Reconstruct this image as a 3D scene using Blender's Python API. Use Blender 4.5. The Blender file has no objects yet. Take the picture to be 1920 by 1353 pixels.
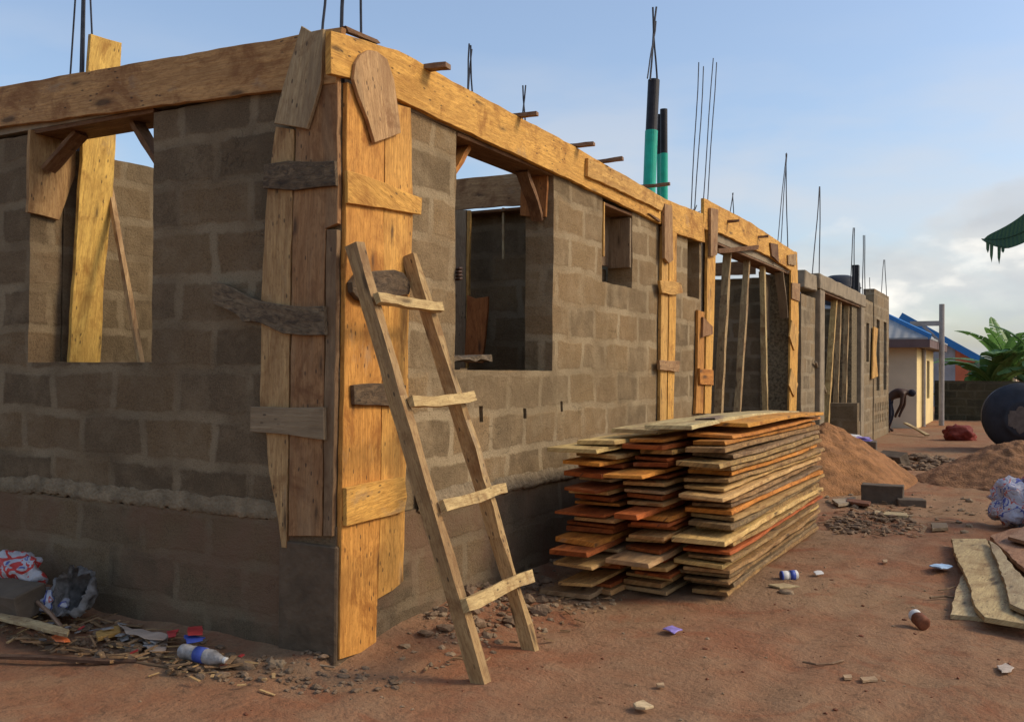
import bpy, bmesh, math, random
from mathutils import Vector, Matrix, noise
R = math.radians
rnd = random.Random(7)
S = bpy.context.scene
COL = S.collection

# ------------------------------------------------------------------ camera
CAM = Vector((3.10, -3.83, 1.5)); FPX = 1778.0
yaw, pitch, roll = R(28.6), math.atan(18/FPX), R(0.45)
F_ = Vector((-math.sin(yaw)*math.cos(pitch), math.cos(yaw)*math.cos(pitch), math.sin(pitch)))
R0 = Vector((math.cos(yaw), math.sin(yaw), 0)); U0 = R0.cross(F_)
RT = R0*math.cos(roll)+U0*math.sin(roll); UP = RT.cross(F_)
cd = bpy.data.cameras.new('camera'); cam = bpy.data.objects.new('camera', cd); COL.objects.link(cam)
M = Matrix((RT, UP, -F_)).transposed().to_4x4(); M.translation = CAM
cam.matrix_world = M
cd.sensor_width = 36; cd.lens = 36*FPX/1920; cd.clip_start = 0.05; cd.clip_end = 3000
S.camera = cam

# ------------------------------------------------------------------ light
SUN_EL, SUN_ROT = R(36), R(66)          # rotation measured from +Y towards +X
w = bpy.data.worlds.new("World"); S.world = w; w.use_nodes = True
nt = w.node_tree; nt.nodes.clear()
def N(nt, t, **k):
    n = nt.nodes.new(t)
    for a, b in k.items():
        if a.startswith('i_'):
            n.inputs[a[2:].replace('_', ' ')].default_value = b
        else: setattr(n, a, b)
    return n
def ramp(nt, fac, stops, interp='LINEAR'):
    r = nt.nodes.new('ShaderNodeValToRGB'); cr = r.color_ramp; cr.interpolation = interp
    while len(cr.elements) > 1: cr.elements.remove(cr.elements[-1])
    cr.elements[0].position = stops[0][0]; cr.elements[0].color = c4(stops[0][1])
    for p, c in stops[1:]:
        e = cr.elements.new(p); e.color = c4(c)
    if fac is not None: nt.links.new(fac, r.inputs[0])
    return r.outputs[0]
def c4(c):
    if isinstance(c, (int, float)): return (c, c, c, 1)
    return (c[0], c[1], c[2], 1) if len(c) == 3 else c
def mix(nt, fac, a, b, mode='MIX'):
    m = nt.nodes.new('ShaderNodeMix'); m.data_type = 'RGBA'; m.blend_type = mode
    for i, v in ((0, fac), (6, a), (7, b)):
        if hasattr(v, 'links') or isinstance(v, bpy.types.NodeSocket): nt.links.new(v, m.inputs[i])
        else: m.inputs[i].default_value = v if i == 0 else c4(v)
    return m.outputs[2]
def math_(nt, op, a, b=None, c=None, clamp=False):
    m = nt.nodes.new('ShaderNodeMath'); m.operation = op; m.use_clamp = clamp
    for i, v in enumerate((a, b, c)):
        if v is None: continue
        if isinstance(v, bpy.types.NodeSocket): nt.links.new(v, m.inputs[i])
        else: m.inputs[i].default_value = v
    return m.outputs[0]
sky = N(nt, 'ShaderNodeTexSky'); sky.sky_type = 'NISHITA'; sky.sun_disc = False
sky.sun_elevation = SUN_EL; sky.sun_rotation = SUN_ROT
sky.air_density = 1.1; sky.dust_density = 2.2; sky.ozone_density = 1.8
tc = N(nt, 'ShaderNodeTexCoord')
sep = N(nt, 'ShaderNodeSeparateXYZ'); nt.links.new(tc.outputs['Generated'], sep.inputs[0])
zc = sep.outputs[2]
# cloud layers: noise on the view direction, flattened towards the horizon
mp = N(nt, 'ShaderNodeMapping'); mp.inputs['Scale'].default_value = (1, 1, 2.1); mp.inputs['Location'].default_value = (0.37, 0.1, 0.06)
nt.links.new(tc.outputs['Generated'], mp.inputs[0])
n1 = N(nt, 'ShaderNodeTexNoise', i_Scale=5.2, i_Detail=7.0, i_Roughness=0.52, i_Distortion=0.25); nt.links.new(mp.outputs[0], n1.inputs[0])
n2 = N(nt, 'ShaderNodeTexNoise', i_Scale=2.1, i_Detail=3.0); nt.links.new(mp.outputs[0], n2.inputs[0])
low = N(nt, 'ShaderNodeMapRange', i_From_Min=0.27, i_From_Max=0.12); low.inputs['To Min'].default_value = -0.30; low.inputs['To Max'].default_value = 0.15
nt.links.new(zc, low.inputs[0])
azr = N(nt, 'ShaderNodeMapRange', i_From_Min=-0.42, i_From_Max=-0.10); azr.inputs['To Min'].default_value = -0.12; azr.inputs['To Max'].default_value = 0.07
nt.links.new(sep.outputs[0], azr.inputs[0])
cl = math_(nt, 'ADD', n1.outputs[0], low.outputs[0]); cl = math_(nt, 'ADD', cl, azr.outputs[0])
cmask = ramp(nt, cl, [(0.50, 0), (0.58, .55), (0.68, .95)])
n3 = N(nt, 'ShaderNodeTexNoise', i_Scale=7.0, i_Detail=6.0); nt.links.new(mp.outputs[0], n3.inputs[0])
ccol = ramp(nt, n3.outputs[0], [(0.40, (2.9, 3.1, 3.3)), (0.52, (3.7, 3.8, 3.8)), (0.60, (5.6, 5.4, 5.0))])
skyc = mix(nt, 1.0, sky.outputs[0], (0.94, 0.97, 1.02), 'MULTIPLY')
skyc = mix(nt, .16, skyc, (3.0, 3.4, 3.9))
fin = mix(nt, cmask, skyc, ccol)
n4 = N(nt, 'ShaderNodeTexNoise', i_Scale=3.3, i_Detail=5.0, i_Roughness=.5); mp4 = N(nt, 'ShaderNodeMapping'); mp4.inputs['Scale'].default_value = (1, 1, 3.2); mp4.inputs['Location'].default_value = (1.9, .4, .3)
nt.links.new(tc.outputs['Generated'], mp4.inputs[0]); nt.links.new(mp4.outputs[0], n4.inputs[0])
band = ramp(nt, zc, [(.10, 0), (.17, 1), (.24, .8), (.34, 0)])
fin = mix(nt, math_(nt, 'MULTIPLY', ramp(nt, n4.outputs[0], [(.44, 0), (.62, .55)]), band), fin, (3.75, 3.75, 3.85))
bg = N(nt, 'ShaderNodeBackground'); bg.inputs[1].default_value = 0.145
nt.links.new(fin, bg.inputs[0]); wo = N(nt, 'ShaderNodeOutputWorld'); nt.links.new(bg.outputs[0], wo.inputs[0])
sl = bpy.data.lights.new('sun', 'SUN'); sl.energy = 1.75; sl.angle = R(16); sl.color = (1.0, 0.83, 0.60)
so = bpy.data.objects.new('sun', sl); COL.objects.link(so)
sd = Vector((math.sin(SUN_ROT)*math.cos(SUN_EL), math.cos(SUN_ROT)*math.cos(SUN_EL), math.sin(SUN_EL)))
so.rotation_euler = sd.to_track_quat('Z', 'Y').to_euler(); so.location = (20, 10, 20)
S.view_settings.view_transform = 'Standard'; S.view_settings.look = 'None'
S.view_settings.exposure = 0.42; S.view_settings.gamma = 1
S.render.engine = 'CYCLES'

# ------------------------------------------------------------------ geometry helpers
def ray(x, y): return F_ + RT*((x-960)/FPX) + UP*((676.5-y)/FPX)
def onX(x, y, X=0.0): d = ray(x, y); return CAM + d*((X-CAM.x)/d.x)
def onY(x, y, Y=0.0): d = ray(x, y); return CAM + d*((Y-CAM.y)/d.y)
def onZ(x, y, Z=0.0): d = ray(x, y); return CAM + d*((Z-CAM.z)/d.z)
def onP(x, y, p, n): d = ray(x, y); return CAM + d*((p-CAM).dot(n)/d.dot(n))

def fbm(p, o=3):
    s = 0; a = 1; q = Vector(p)
    for i in range(o): s += a*noise.noise(q); q = q*2.03; a *= .5
    return s
def tag(o, label=None, cat=None, group=None, kind=None):
    if label: o['label'] = label
    if cat: o['category'] = cat
    if group: o['group'] = group
    if kind: o['kind'] = kind
    return o
def empty(name, loc, label=None, cat=None, group=None, parent=None):
    o = bpy.data.objects.new(name, None); COL.objects.link(o); o.empty_display_size = .2
    o.location = loc; o['wl'] = list(loc)
    if parent:
        o.parent = parent; o.location = Vector(loc)-Vector(parent['wl'])
    return tag(o, label, cat, group)
def obj(name, bm, mat, parent=None, color=None, smooth=False):
    """bm is in world coordinates; the origin is moved to the middle of its foot"""
    me = bpy.data.meshes.new(name)
    xs = [v.co for v in bm.verts]
    c = Vector(((min(p.x for p in xs)+max(p.x for p in xs))/2, (min(p.y for p in xs)+max(p.y for p in xs))/2, min(p.z for p in xs)))
    bmesh.ops.translate(bm, verts=bm.verts, vec=-c)
    if smooth:
        for f in bm.faces: f.smooth = True
    bm.to_mesh(me); bm.free()
    o = bpy.data.objects.new(name, me); COL.objects.link(o)
    me.materials.append(mat)
    o.location = c - (Vector(parent['wl']) if parent else Vector((0, 0, 0)))
    o['wl'] = list(c)
    if parent: o.parent = parent
    if color: o.color = color if len(color) == 4 else (*color, 0.0)
    return o
def NB():
    bm = bmesh.new(); bm.loops.layers.uv.new('UVMap'); return bm
def grain_uv(bm, g):
    """u along the grain, v across it, in metres"""
    g = Vector(g).normalized(); uv = bm.loops.layers.uv.verify()
    bm.normal_update()
    for f in bm.faces:
        n = f.normal
        t = n.cross(g)
        if t.length < .35:
            a = g.orthogonal().normalized(); b = g.cross(a)
            for l in f.loops: l[uv].uv = (l.vert.co.dot(a)*.15, l.vert.co.dot(b))
        else:
            t.normalize()
            for l in f.loops: l[uv].uv = (l.vert.co.dot(g), l.vert.co.dot(t)+f.normal.dot(Vector((.3, .7, .1))))
def box_uv(bm):
    uv = bm.loops.layers.uv.verify(); bm.normal_update()
    for f in bm.faces:
        n = f.normal; a = [abs(n.x), abs(n.y), abs(n.z)]; k = a.index(max(a))
        for l in f.loops:
            p = l.vert.co
            l[uv].uv = (p.y, p.z) if k == 0 else ((p.x+.21, p.z) if k == 1 else (p.x, p.y))
def add_box(bm, lo, hi, rot=None, piv=None, bev=0.0):
    lo = Vector(lo); hi = Vector(hi)
    g = bmesh.ops.create_cube(bm, size=1)['verts']
    for v in g:
        v.co = Vector((lo[i]+(v.co[i]+.5)*(hi[i]-lo[i]) for i in range(3)))
    if rot is not None:
        piv = Vector(piv) if piv is not None else (lo+hi)/2
        for v in g: v.co = piv + rot @ (v.co-piv)
    if bev:
        es = list({e for v in g for e in v.link_edges})
        bmesh.ops.bevel(bm, geom=es, offset=bev, segments=1, affect='EDGES')
    return g
def add_tube(bm, pts, rad, seg=7, caps=True):
    pts = [Vector(p) for p in pts]; rings = []
    rr = rad if isinstance(rad, (list, tuple)) else [rad]*len(pts)
    d0 = (pts[1]-pts[0]).normalized(); a = d0.orthogonal().normalized()
    for i, p in enumerate(pts):
        d = (pts[min(i+1, len(pts)-1)]-pts[max(i-1, 0)]).normalized()
        a = (a - d*a.dot(d)).normalized(); b = d.cross(a)
        rings.append([bm.verts.new(p+(a*math.cos(2*math.pi*k/seg)+b*math.sin(2*math.pi*k/seg))*rr[i]) for k in range(seg)])
    for i in range(len(rings)-1):
        for k in range(seg):
            bm.faces.new((rings[i][k], rings[i][(k+1) % seg], rings[i+1][(k+1) % seg], rings[i+1][k]))
    if caps:
        bm.faces.new(rings[0][::-1]); bm.faces.new(rings[-1])
def add_bar(bm, p, q, wd, th, side, n=6, jit=.004, seed=0, taper=1.0):
    """square timber from p to q; side = direction of its width"""
    p = Vector(p); q = Vector(q); d = (q-p).normalized(); L = (q-p).length
    s = Vector(side); s = (s-d*s.dot(d)).normalized(); t = d.cross(s)
    r = random.Random(seed); rings = []
    for i in range(n+1):
        f = i/n; c = p+(q-p)*f
        k = 1+(taper-1)*f
        c = c + s*jit*1.5*math.sin(f*5+seed) + t*jit*math.sin(f*4+seed*2)
        rings.append([bm.verts.new(c+s*(a*wd/2*k+r.uniform(-jit, jit))+t*(b*th/2*k+r.uniform(-jit, jit))) for a, b in ((-1, -1), (1, -1), (1, 1), (-1, 1))])
    for i in range(n):
        for k in range(4): bm.faces.new((rings[i][k], rings[i][(k+1) % 4], rings[i+1][(k+1) % 4], rings[i+1][k]))
    bm.faces.new(rings[0][::-1]); bm.faces.new(rings[-1])
def plank_poly(pts, nrm, th, seed=0, step=.09, jit=.003, bend=0.0):
    """outline of a board (world points on one plane) thickened along nrm, with rough sawn edges"""
    r = random.Random(seed); bm = NB(); nrm = Vector(nrm).normalized(); o = []
    m = len(pts)
    for i in range(m):
        a = Vector(pts[i]); b = Vector(pts[(i+1) % m]); L = (b-a).length; k = max(1, int(L/step))
        t = (b-a).normalized().cross(nrm)
        for j in range(k):
            f = j/k
            o.append(a+(b-a)*f + t*(0 if j == 0 else r.uniform(-jit, jit)+.6*jit*math.sin(seed+f*L*9)))
    lo = [bm.verts.new(p) for p in o]
    hi = [bm.verts.new(p+nrm*th+nrm*r.uniform(0, .0008)) for p in o]
    ff = bm.faces.new(hi); fb = bm.faces.new(lo[::-1])
    k = len(o)
    for i in range(k): bm.faces.new((lo[i], lo[(i+1) % k], hi[(i+1) % k], hi[i]))
    bmesh.ops.recalc_face_normals(bm, faces=bm.faces)
    es = [e for e in bm.edges if len(e.link_faces) == 2 and any(len(f.verts) > 6 for f in e.link_faces)]
    try: bmesh.ops.bevel(bm, geom=es, offset=.0022, segments=1, affect='EDGES')
    except Exception: pass
    bmesh.ops.triangulate(bm, faces=[f for f in bm.faces if len(f.verts) > 4])
    return bm
def lump(bm, c, r, seed, sub=2, amp=.35, flat=1.0):
    g = bmesh.ops.create_icosphere(bm, subdivisions=sub, radius=1)['verts']
    c = Vector(c); rr = Vector(r) if not isinstance(r, (int, float)) else Vector((r, r, r*flat))
    for v in g:
        n = v.co.normalized(); k = 1+amp*fbm(n*1.7+Vector((seed*3.1, seed*1.7, 0)), 3)
        v.co = c+Vector((n.x*rr.x, n.y*rr.y, n.z*rr.z))*k
    return g

# ------------------------------------------------------------------ materials
def newmat(name):
    m = bpy.data.materials.new(name); m.use_nodes = True; t = m.node_tree; t.nodes.clear()
    o = N(t, 'ShaderNodeOutputMaterial'); b = N(t, 'ShaderNodeBsdfPrincipled'); t.links.new(b.outputs[0], o.inputs[0])
    b.inputs['Specular IOR Level'].default_value = .25
    return m, t, b
def bump(t, b, h, s=.5, d=.01, prev=None):
    n = N(t, 'ShaderNodeBump'); n.inputs['Strength'].default_value = s; n.inputs['Distance'].default_value = d
    t.links.new(h, n.inputs['Height'])
    if prev is not None: t.links.new(prev, n.inputs['Normal'])
    t.links.new(n.outputs[0], b.inputs['Normal']); return n.outputs[0]
def simple(name, col, rough=.8, var=.25, sc=8, bs=.3, bd=.01, coord='Object', metal=0, detail=6, bsc=None, alpha=None):
    m, t, b = newmat(name); tc = N(t, 'ShaderNodeTexCoord')
    n = N(t, 'ShaderNodeTexNoise', i_Scale=sc, i_Detail=detail, i_Roughness=.6); t.links.new(tc.outputs[coord], n.inputs[0])
    c = ramp(t, n.outputs[0], [(.3, tuple(x*(1-var) for x in col)), (.7, tuple(min(1, x*(1+var)) for x in col))])
    t.links.new(c, b.inputs['Base Color']); b.inputs['Roughness'].default_value = rough; b.inputs['Metallic'].default_value = metal
    n2 = N(t, 'ShaderNodeTexNoise', i_Scale=bsc or sc*4, i_Detail=5.0); t.links.new(tc.outputs[coord], n2.inputs[0])
    if bs: bump(t, b, n2.outputs[0], bs, bd)
    return m
def wood_mat(name='sawn_wood', bark=0.0):
    m, t, b = newmat(name)
    uv = N(t, 'ShaderNodeUVMap'); oi = N(t, 'ShaderNodeObjectInfo')
    off = math_(t, 'MULTIPLY', oi.outputs['Random'], 37.0)
    def nz(su, sv, detail, rough, dist=0.0, w=0.0):
        mp = N(t, 'ShaderNodeMapping'); mp.inputs['Scale'].default_value = (su, sv, 1); t.links.new(uv.outputs[0], mp.inputs[0])
        n = N(t, 'ShaderNodeTexNoise'); n.noise_dimensions = '4D'; n.inputs['Scale'].default_value = 1
        n.inputs['Detail'].default_value = detail; n.inputs['Roughness'].default_value = rough; n.inputs['Distortion'].default_value = dist
        t.links.new(mp.outputs[0], n.inputs['Vector']); t.links.new(math_(t, 'ADD', off, w), n.inputs['W']); return n.outputs[0]
    fine = nz(7, 130, 7, .72, .3); rough_ = nz(22, 60, 6, .7, .2, 41); stn = nz(3.2, 4.2, 7, .68, .9, 51)
    streak = nz(1.6, 26, 6, .6, .8, 3)
    blot = nz(2.0, 6, 5, .6, .6, 7)
    ringn = nz(.8, 4.5, 1.5, .45, .4, 11)
    ring = math_(t, 'FRACT', math_(t, 'MULTIPLY', ringn, 13.0))
    ring = math_(t, 'ABSOLUTE', math_(t, 'SUBTRACT', ring, .5))
    ringc = ramp(t, ring, [(0, .0), (.25, .25), (.5, 1)])
    base = oi.outputs['Color']
    dark = mix(t, 1, base, (.52, .42, .34), 'MULTIPLY')
    lite = mix(t, 1, base, (1.22, 1.18, 1.08), 'MULTIPLY')
    c = mix(t, ramp(t, streak, [(.32, 0), (.68, 1)]), mix(t, .62, dark, base), lite)
    c = mix(t, math_(t, 'MULTIPLY', ringc, .38), c, dark)
    c = mix(t, ramp(t, blot, [(.52, 0), (.70, .6)]), c, dark)
    c = mix(t, ramp(t, fine, [(.34, .85), (.52, 0)]), c, dark)
    c = mix(t, ramp(t, rough_, [(.36, .6), (.50, 0)]), c, dark)
    c = mix(t, ramp(t, stn, [(.51, 0), (.64, .72)]), c, mix(t, 1, base, (.40, .27, .20), 'MULTIPLY'))
    c = mix(t, ramp(t, nz(1.5, 3.5, 8, .7, .5, 61), [(.60, 0), (.70, .5)]), c, (.34, .27, .18))
    # grey weathering, amount carried by the object colour's alpha
    wn = nz(1.1, 7, 6, .62, .5, 17)
    wm = math_(t, 'ADD', math_(t, 'MULTIPLY', oi.outputs['Alpha'], .8), math_(t, 'SUBTRACT', wn, .78))
    wm = math_(t, 'MULTIPLY', math_(t, 'MULTIPLY', wm, 3.2, clamp=True), .75)
    grey = mix(t, streak, (.095, .062, .034), (.38, .27, .15))
    c = mix(t, wm, c, grey)
    # knots and nail stains
    vo = N(t, 'ShaderNodeTexVoronoi'); vo.voronoi_dimensions = '2D'; mpv = N(t, 'ShaderNodeMapping'); mpv.inputs['Scale'].default_value = (1.1, 4.5, 1)
    t.links.new(uv.outputs[0], mpv.inputs[0]); cmb = N(t, 'ShaderNodeVectorMath'); cmb.operation = 'ADD'
    t.links.new(mpv.outputs[0], cmb.inputs[0]); t.links.new(off, cmb.inputs[1]); t.links.new(cmb.outputs[0], vo.inputs['Vector']); vo.inputs['Scale'].default_value = 1
    kn = ramp(t, math_(t, 'ADD', vo.outputs['Distance'], math_(t, 'MULTIPLY', math_(t, 'SUBTRACT', blot, .5), .25)), [(.02, 1), (.06, .35), (.11, 0)])
    c = mix(t, math_(t, 'MULTIPLY', kn, .75), c, (.045, .026, .014))
    vs = N(t, 'ShaderNodeTexVoronoi'); vs.voronoi_dimensions = '2D'; mpn = N(t, 'ShaderNodeMapping'); mpn.inputs['Scale'].default_value = (7, 17, 1); vs.inputs['Randomness'].default_value = 1.0
    t.links.new(uv.outputs[0], mpn.inputs[0]); t.links.new(mpn.outputs[0], vs.inputs['Vector']); vs.inputs['Scale'].default_value = 1
    sp = math_(t, 'MULTIPLY', ramp(t, vs.outputs['Distance'], [(.07, 1), (.10, 0)]), ramp(t, nz(2.3, 5, 2, .5, 0, 31), [(.50, 0), (.56, 1)]))
    c = mix(t, math_(t, 'MULTIPLY', sp, .7), c, (.03, .02, .015))
    if bark:
        bn = nz(14, 34, 8, .7, 1.2, 23)
        c = mix(t, ramp(t, bn, [(.36, 0), (.62, bark)]), c, (.028, .020, .014))
    t.links.new(c, b.inputs['Base Color']); b.inputs['Roughness'].default_value = .78
    h = math_(t, 'ADD', math_(t, 'MULTIPLY', fine, .8), math_(t, 'MULTIPLY', streak, 1.0)); h = math_(t, 'ADD', h, math_(t, 'MULTIPLY', rough_, .8))
    if bark: h = math_(t, 'ADD', h, math_(t, 'MULTIPLY', bn, 3.0))
    bump(t, b, h, .75, .007)
    return m
WOOD = wood_mat(); BARK = wood_mat('weathered_bark_wood', .75); BARK2 = wood_mat('waney_edge_wood', .60)
def block_mat(name, blk, mor, stain=None, bw=.545, rh=.262, smear=.5, wet=0.0):
    m, t, b = newmat(name); uv = N(t, 'ShaderNodeUVMap'); oi = N(t, 'ShaderNodeObjectInfo')
    def nz(sc, detail=4, rough=.55, vec=None, dim='2D'):
        n = N(t, 'ShaderNodeTexNoise'); n.noise_dimensions = dim; n.inputs['Scale'].default_value = sc; n.inputs['Detail'].default_value = detail
        n.inputs['Roughness'].default_value = rough; t.links.new(vec or uv.outputs[0], n.inputs['Vector']); return n
    d1 = nz(2.2, 2); d2 = nz(11, 5, .62)
    v = N(t, 'ShaderNodeVectorMath'); v.operation = 'MULTIPLY_ADD'; t.links.new(d1.outputs[1], v.inputs[0]); v.inputs[1].default_value = (.09, .07, 0)
    t.links.new(uv.outputs[0], v.inputs[2])
    v2 = N(t, 'ShaderNodeVectorMath'); v2.operation = 'MULTIPLY_ADD'; t.links.new(d2.outputs[1], v2.inputs[0]); v2.inputs[1].default_value = (.044, .036, 0)
    t.links.new(v.outputs[0], v2.inputs[2])
    mp = N(t, 'ShaderNodeMapping'); mp.inputs['Location'].default_value = (20.0-.052, 10*rh-1.5-.040, 0); t.links.new(v2.outputs[0], mp.inputs[0])
    def brick(ms, sm, col1, col2, mc):
        k = N(t, 'ShaderNodeTexBrick'); k.inputs['Scale'].default_value = 1; k.inputs['Mortar Size'].default_value = ms; k.inputs['Mortar Smooth'].default_value = sm
        k.inputs['Brick Width'].default_value = bw; k.inputs['Row Height'].default_value = rh; k.inputs['Bias'].default_value = 0
        k.inputs['Color1'].default_value = c4(col1); k.inputs['Color2'].default_value = c4(col2); k.inputs['Mortar'].default_value = c4(mc)
        t.links.new(mp.outputs[0], k.inputs['Vector']); return k
    bk = brick(.046, 1.0, .0, 1.0, .5)
    bt = brick(.0, .0, .0, 1.0, .5)
    tone = bt.outputs[0]
    c = ramp(t, tone, [(0, tuple(x*.74 for x in blk)), (.35, blk), (.7, tuple(x*a for x, a in zip(blk, (1.22, 1.12, 1.0)))), (1, tuple(x*a for x, a in zip(blk, (1.25, 1.18, 1.05))))])
    gr = nz(60, 6, .7); mid = nz(5.5, 6, .62); big = nz(1.1, 5, .6)
    pit = nz(130, 3, .6); c = mix(t, ramp(t, gr.outputs[0], [(.35, .6), (.55, 0)]), c, tuple(x*.55 for x in blk))
    c = mix(t, ramp(t, mid.outputs[0], [(.44, 0), (.68, .65)]), c, tuple(x*1.35 for x in blk))
    # mortar, smeared past the joints and missing in places
    gap = ramp(t, nz(1.7, 5, .6).outputs[0], [(.36, .25), (.58, 1)])
    bfac = ramp(t, bk.outputs['Fac'], [(.12, 0), (.5, .85), (.8, 1)])
    fac = math_(t, 'MULTIPLY', bfac, gap)
    fac = math_(t, 'MAXIMUM', fac, math_(t, 'MULTIPLY', ramp(t, nz(2.9, 7, .66).outputs[0], [(.53, 0), (.70, 1)]), smear))
    mc = mix(t, gr.outputs[0], tuple(x*.75 for x in mor), tuple(x*1.2 for x in mor))
    c = mix(t, fac, c, mc)
    c = mix(t, ramp(t, pit.outputs[0], [(.30, .7), (.40, 0)]), c, tuple(x*.4 for x in blk))
    c = mix(t, ramp(t, pit.outputs[0], [(.62, 0), (.72, .45)]), c, tuple(x*1.9 for x in blk))
    # cracks and open joints
    cr = nz(1.9, 6, .6); crk = math_(t, 'ABSOLUTE', math_(t, 'SUBTRACT', cr.outputs[0], .5))
    crm = math_(t, 'MULTIPLY', ramp(t, crk, [(.0, 1), (.006, 0)]), ramp(t, nz(1.3, 2).outputs[0], [(.66, 0), (.70, .5)]))
    c = mix(t, crm, c, tuple(x*.25 for x in blk))
    c = mix(t, ramp(t, big.outputs[0], [(.42, 0), (.72, .42)]), c, tuple(x*.6 for x in blk))
    if stain:
        sn = nz(1.4, 5, .62)
        c = mix(t, ramp(t, sn.outputs[0], [(.44, 0), (.62, .75)]), c, stain)
    t.links.new(c, b.inputs['Base Color']); b.inputs['Roughness'].default_value = .92; b.inputs['Specular IOR Level'].default_value = .12
    h = math_(t, 'ADD', math_(t, 'MULTIPLY', bfac, -.22), math_(t, 'MULTIPLY', gr.outputs[0], .35))
    h = math_(t, 'ADD', h, math_(t, 'MULTIPLY', mid.outputs[0], 1.2)); h = math_(t, 'ADD', h, math_(t, 'MULTIPLY', pit.outputs[0], .25)); h = math_(t, 'ADD', h, math_(t, 'MULTIPLY', crm, -.6))
    bump(t, b, h, .8, .018)
    return m
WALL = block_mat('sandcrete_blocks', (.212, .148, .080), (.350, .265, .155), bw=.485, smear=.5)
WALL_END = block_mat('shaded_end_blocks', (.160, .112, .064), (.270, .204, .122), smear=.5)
FOUND = block_mat('damp_foundation_blocks', (.150, .108, .064), (.215, .160, .096), stain=(.165, .095, .056), smear=.25)
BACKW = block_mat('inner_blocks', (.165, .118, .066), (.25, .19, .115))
WALL2 = block_mat('far_blocks', (.22, .165, .10), (.31, .245, .155), smear=.6)
BOUND = block_mat('mossy_boundary_blocks', (.060, .055, .036), (.10, .09, .06), smear=.3)
CONC = simple('rough_concrete', (.255, .20, .13), .9, .3, 5, .6, .012, bsc=28)
CONCD = simple('dark_damp_concrete', (.112, .076, .045), .88, .35, 6, .8, .014)
LEDGE = simple('squeezed_mortar', (.215, .160, .095), .95, .35, 9, .9, .02, bsc=45)
OSB = simple('honeycombed_pier', (.16, .12, .065), .9, .65, 26, 1, .02, bsc=30)
STEEL = simple('rebar_steel', (.045, .045, .052), .55, .4, 14, .2, .002, metal=.5)
RUST = simple('rusty_wire', (.09, .05, .03), .7, .4, 14, .2, .002)
GREEN = simple('green_plastic_pipe', (.012, .36, .24), .38, .22, 9, .05, .002)
BLACK = simple('black_plastic_pipe', (.016, .014, .016), .5, .55, 11, .05, .002)
SAND = simple('heaped_sand', (.29, .135, .052), .97, .45, 5, 1, .03, bsc=40)
SANDR = simple('dull_sand', (.25, .125, .058), .97, .45, 5, 1, .03, bsc=40)
RUB = simple('rubble', (.19, .125, .075), .95, .45, 14, .8, .012)
STONE = simple('mortar_lump', (.25, .175, .105), .95, .3, 11, .8, .01)
TANK = simple('black_tank_plastic', (.026, .028, .035), .6, .3, 5, .1, .004)
MUD = simple('dried_mud', (.13, .105, .085), .95, .3, 9, .5, .01)
CREAM = simple('cream_render', (.62, .50, .34), .9, .12, 1.2, .2, .004)
CREAMY = simple('yellow_render', (.78, .60, .28), .9, .10, 1.2, .2, .004)
FASC = simple('brown_fascia', (.14, .09, .08), .7, .2, 2, .1, .003)
BLUE = simple('blue_roof_trim', (.03, .17, .42), .45, .12, 2, 0)
REDT = simple('red_brown_tarpaulin', (.17, .028, .018), .8, .35, 5, .7, .02)
PLASTIC = simple('cloudy_plastic', (.27, .25, .23), .35, .55, 16, .5, .01)
CARD = simple('faded_card', (.36, .27, .20), .9, .2, 12, .3, .004)
SKIN = simple('dark_skin', (.060, .030, .018), .6, .15, 10, .1, .002)
CLOTH = simple('dark_cloth', (.018, .018, .028), .9, .2, 10, .4, .006)
PGREY = simple('grey_render_post', (.30, .27, .24), .85, .2, 6, .3, .006)
WHITE = simple('dirty_white_plastic', (.62, .60, .56), .5, .15, 20, .1, .002)
RUSTM = simple('rusted_brown', (.16, .055, .025), .75, .4, 30, .3, .003)
PBLUE = simple('blue_print', (.05, .08, .32), .45, .2, 20, .1, .002)
PPURP = simple('purple_print', (.26, .20, .48), .45, .3, 30, .1, .002)
PRED = simple('red_plastic', (.38, .04, .035), .45, .2, 20, .1, .002)
PORG = simple('orange_wrapper', (.80, .20, .06), .5, .2, 20, .1, .002)
def sheet_mat(name, col, axis=0, sc=9.0):
    m, t, b = newmat(name); tc = N(t, 'ShaderNodeTexCoord'); s = N(t, 'ShaderNodeSeparateXYZ'); t.links.new(tc.outputs['Object'], s.inputs[0])
    wv = math_(t, 'SINE', math_(t, 'MULTIPLY', s.outputs[axis], 2*math.pi*sc/1.0))
    n = N(t, 'ShaderNodeTexNoise', i_Scale=1.6, i_Detail=5.0); t.links.new(tc.outputs['Object'], n.inputs[0])
    c = ramp(t, n.outputs[0], [(.3, tuple(x*.8 for x in col)), (.7, tuple(x*1.15 for x in col))])
    t.links.new(c, b.inputs['Base Color']); b.inputs['Roughness'].default_value = .5; bump(t, b, wv, .7, .012); return m
ROOFG = sheet_mat('grey_corrugated_sheet', (.30, .30, .29), 0, 4.5); ROOFG2 = sheet_mat('blue_grey_corrugated_sheet', (.30, .29, .29), 0, 3)
ROOFO = sheet_mat('orange_corrugated_sheet', (.62, .16, .07), 0, 3)
def sack_mat(name, cols, sc=7):
    m, t, b = newmat(name); tc = N(t, 'ShaderNodeTexCoord')
    n = N(t, 'ShaderNodeTexNoise', i_Scale=sc, i_Detail=2.0, i_Distortion=.8); t.links.new(tc.outputs['Object'], n.inputs[0])
    c = ramp(t, n.outputs[0], cols, 'CONSTANT'); t.links.new(c, b.inputs['Base Color']); b.inputs['Roughness'].default_value = .45
    n2 = N(t, 'ShaderNodeTexNoise', i_Scale=9.0, i_Detail=4.0, i_Distortion=1.5); t.links.new(tc.outputs['Object'], n2.inputs[0]); bump(t, b, n2.outputs[0], .9, .04); return m
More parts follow.
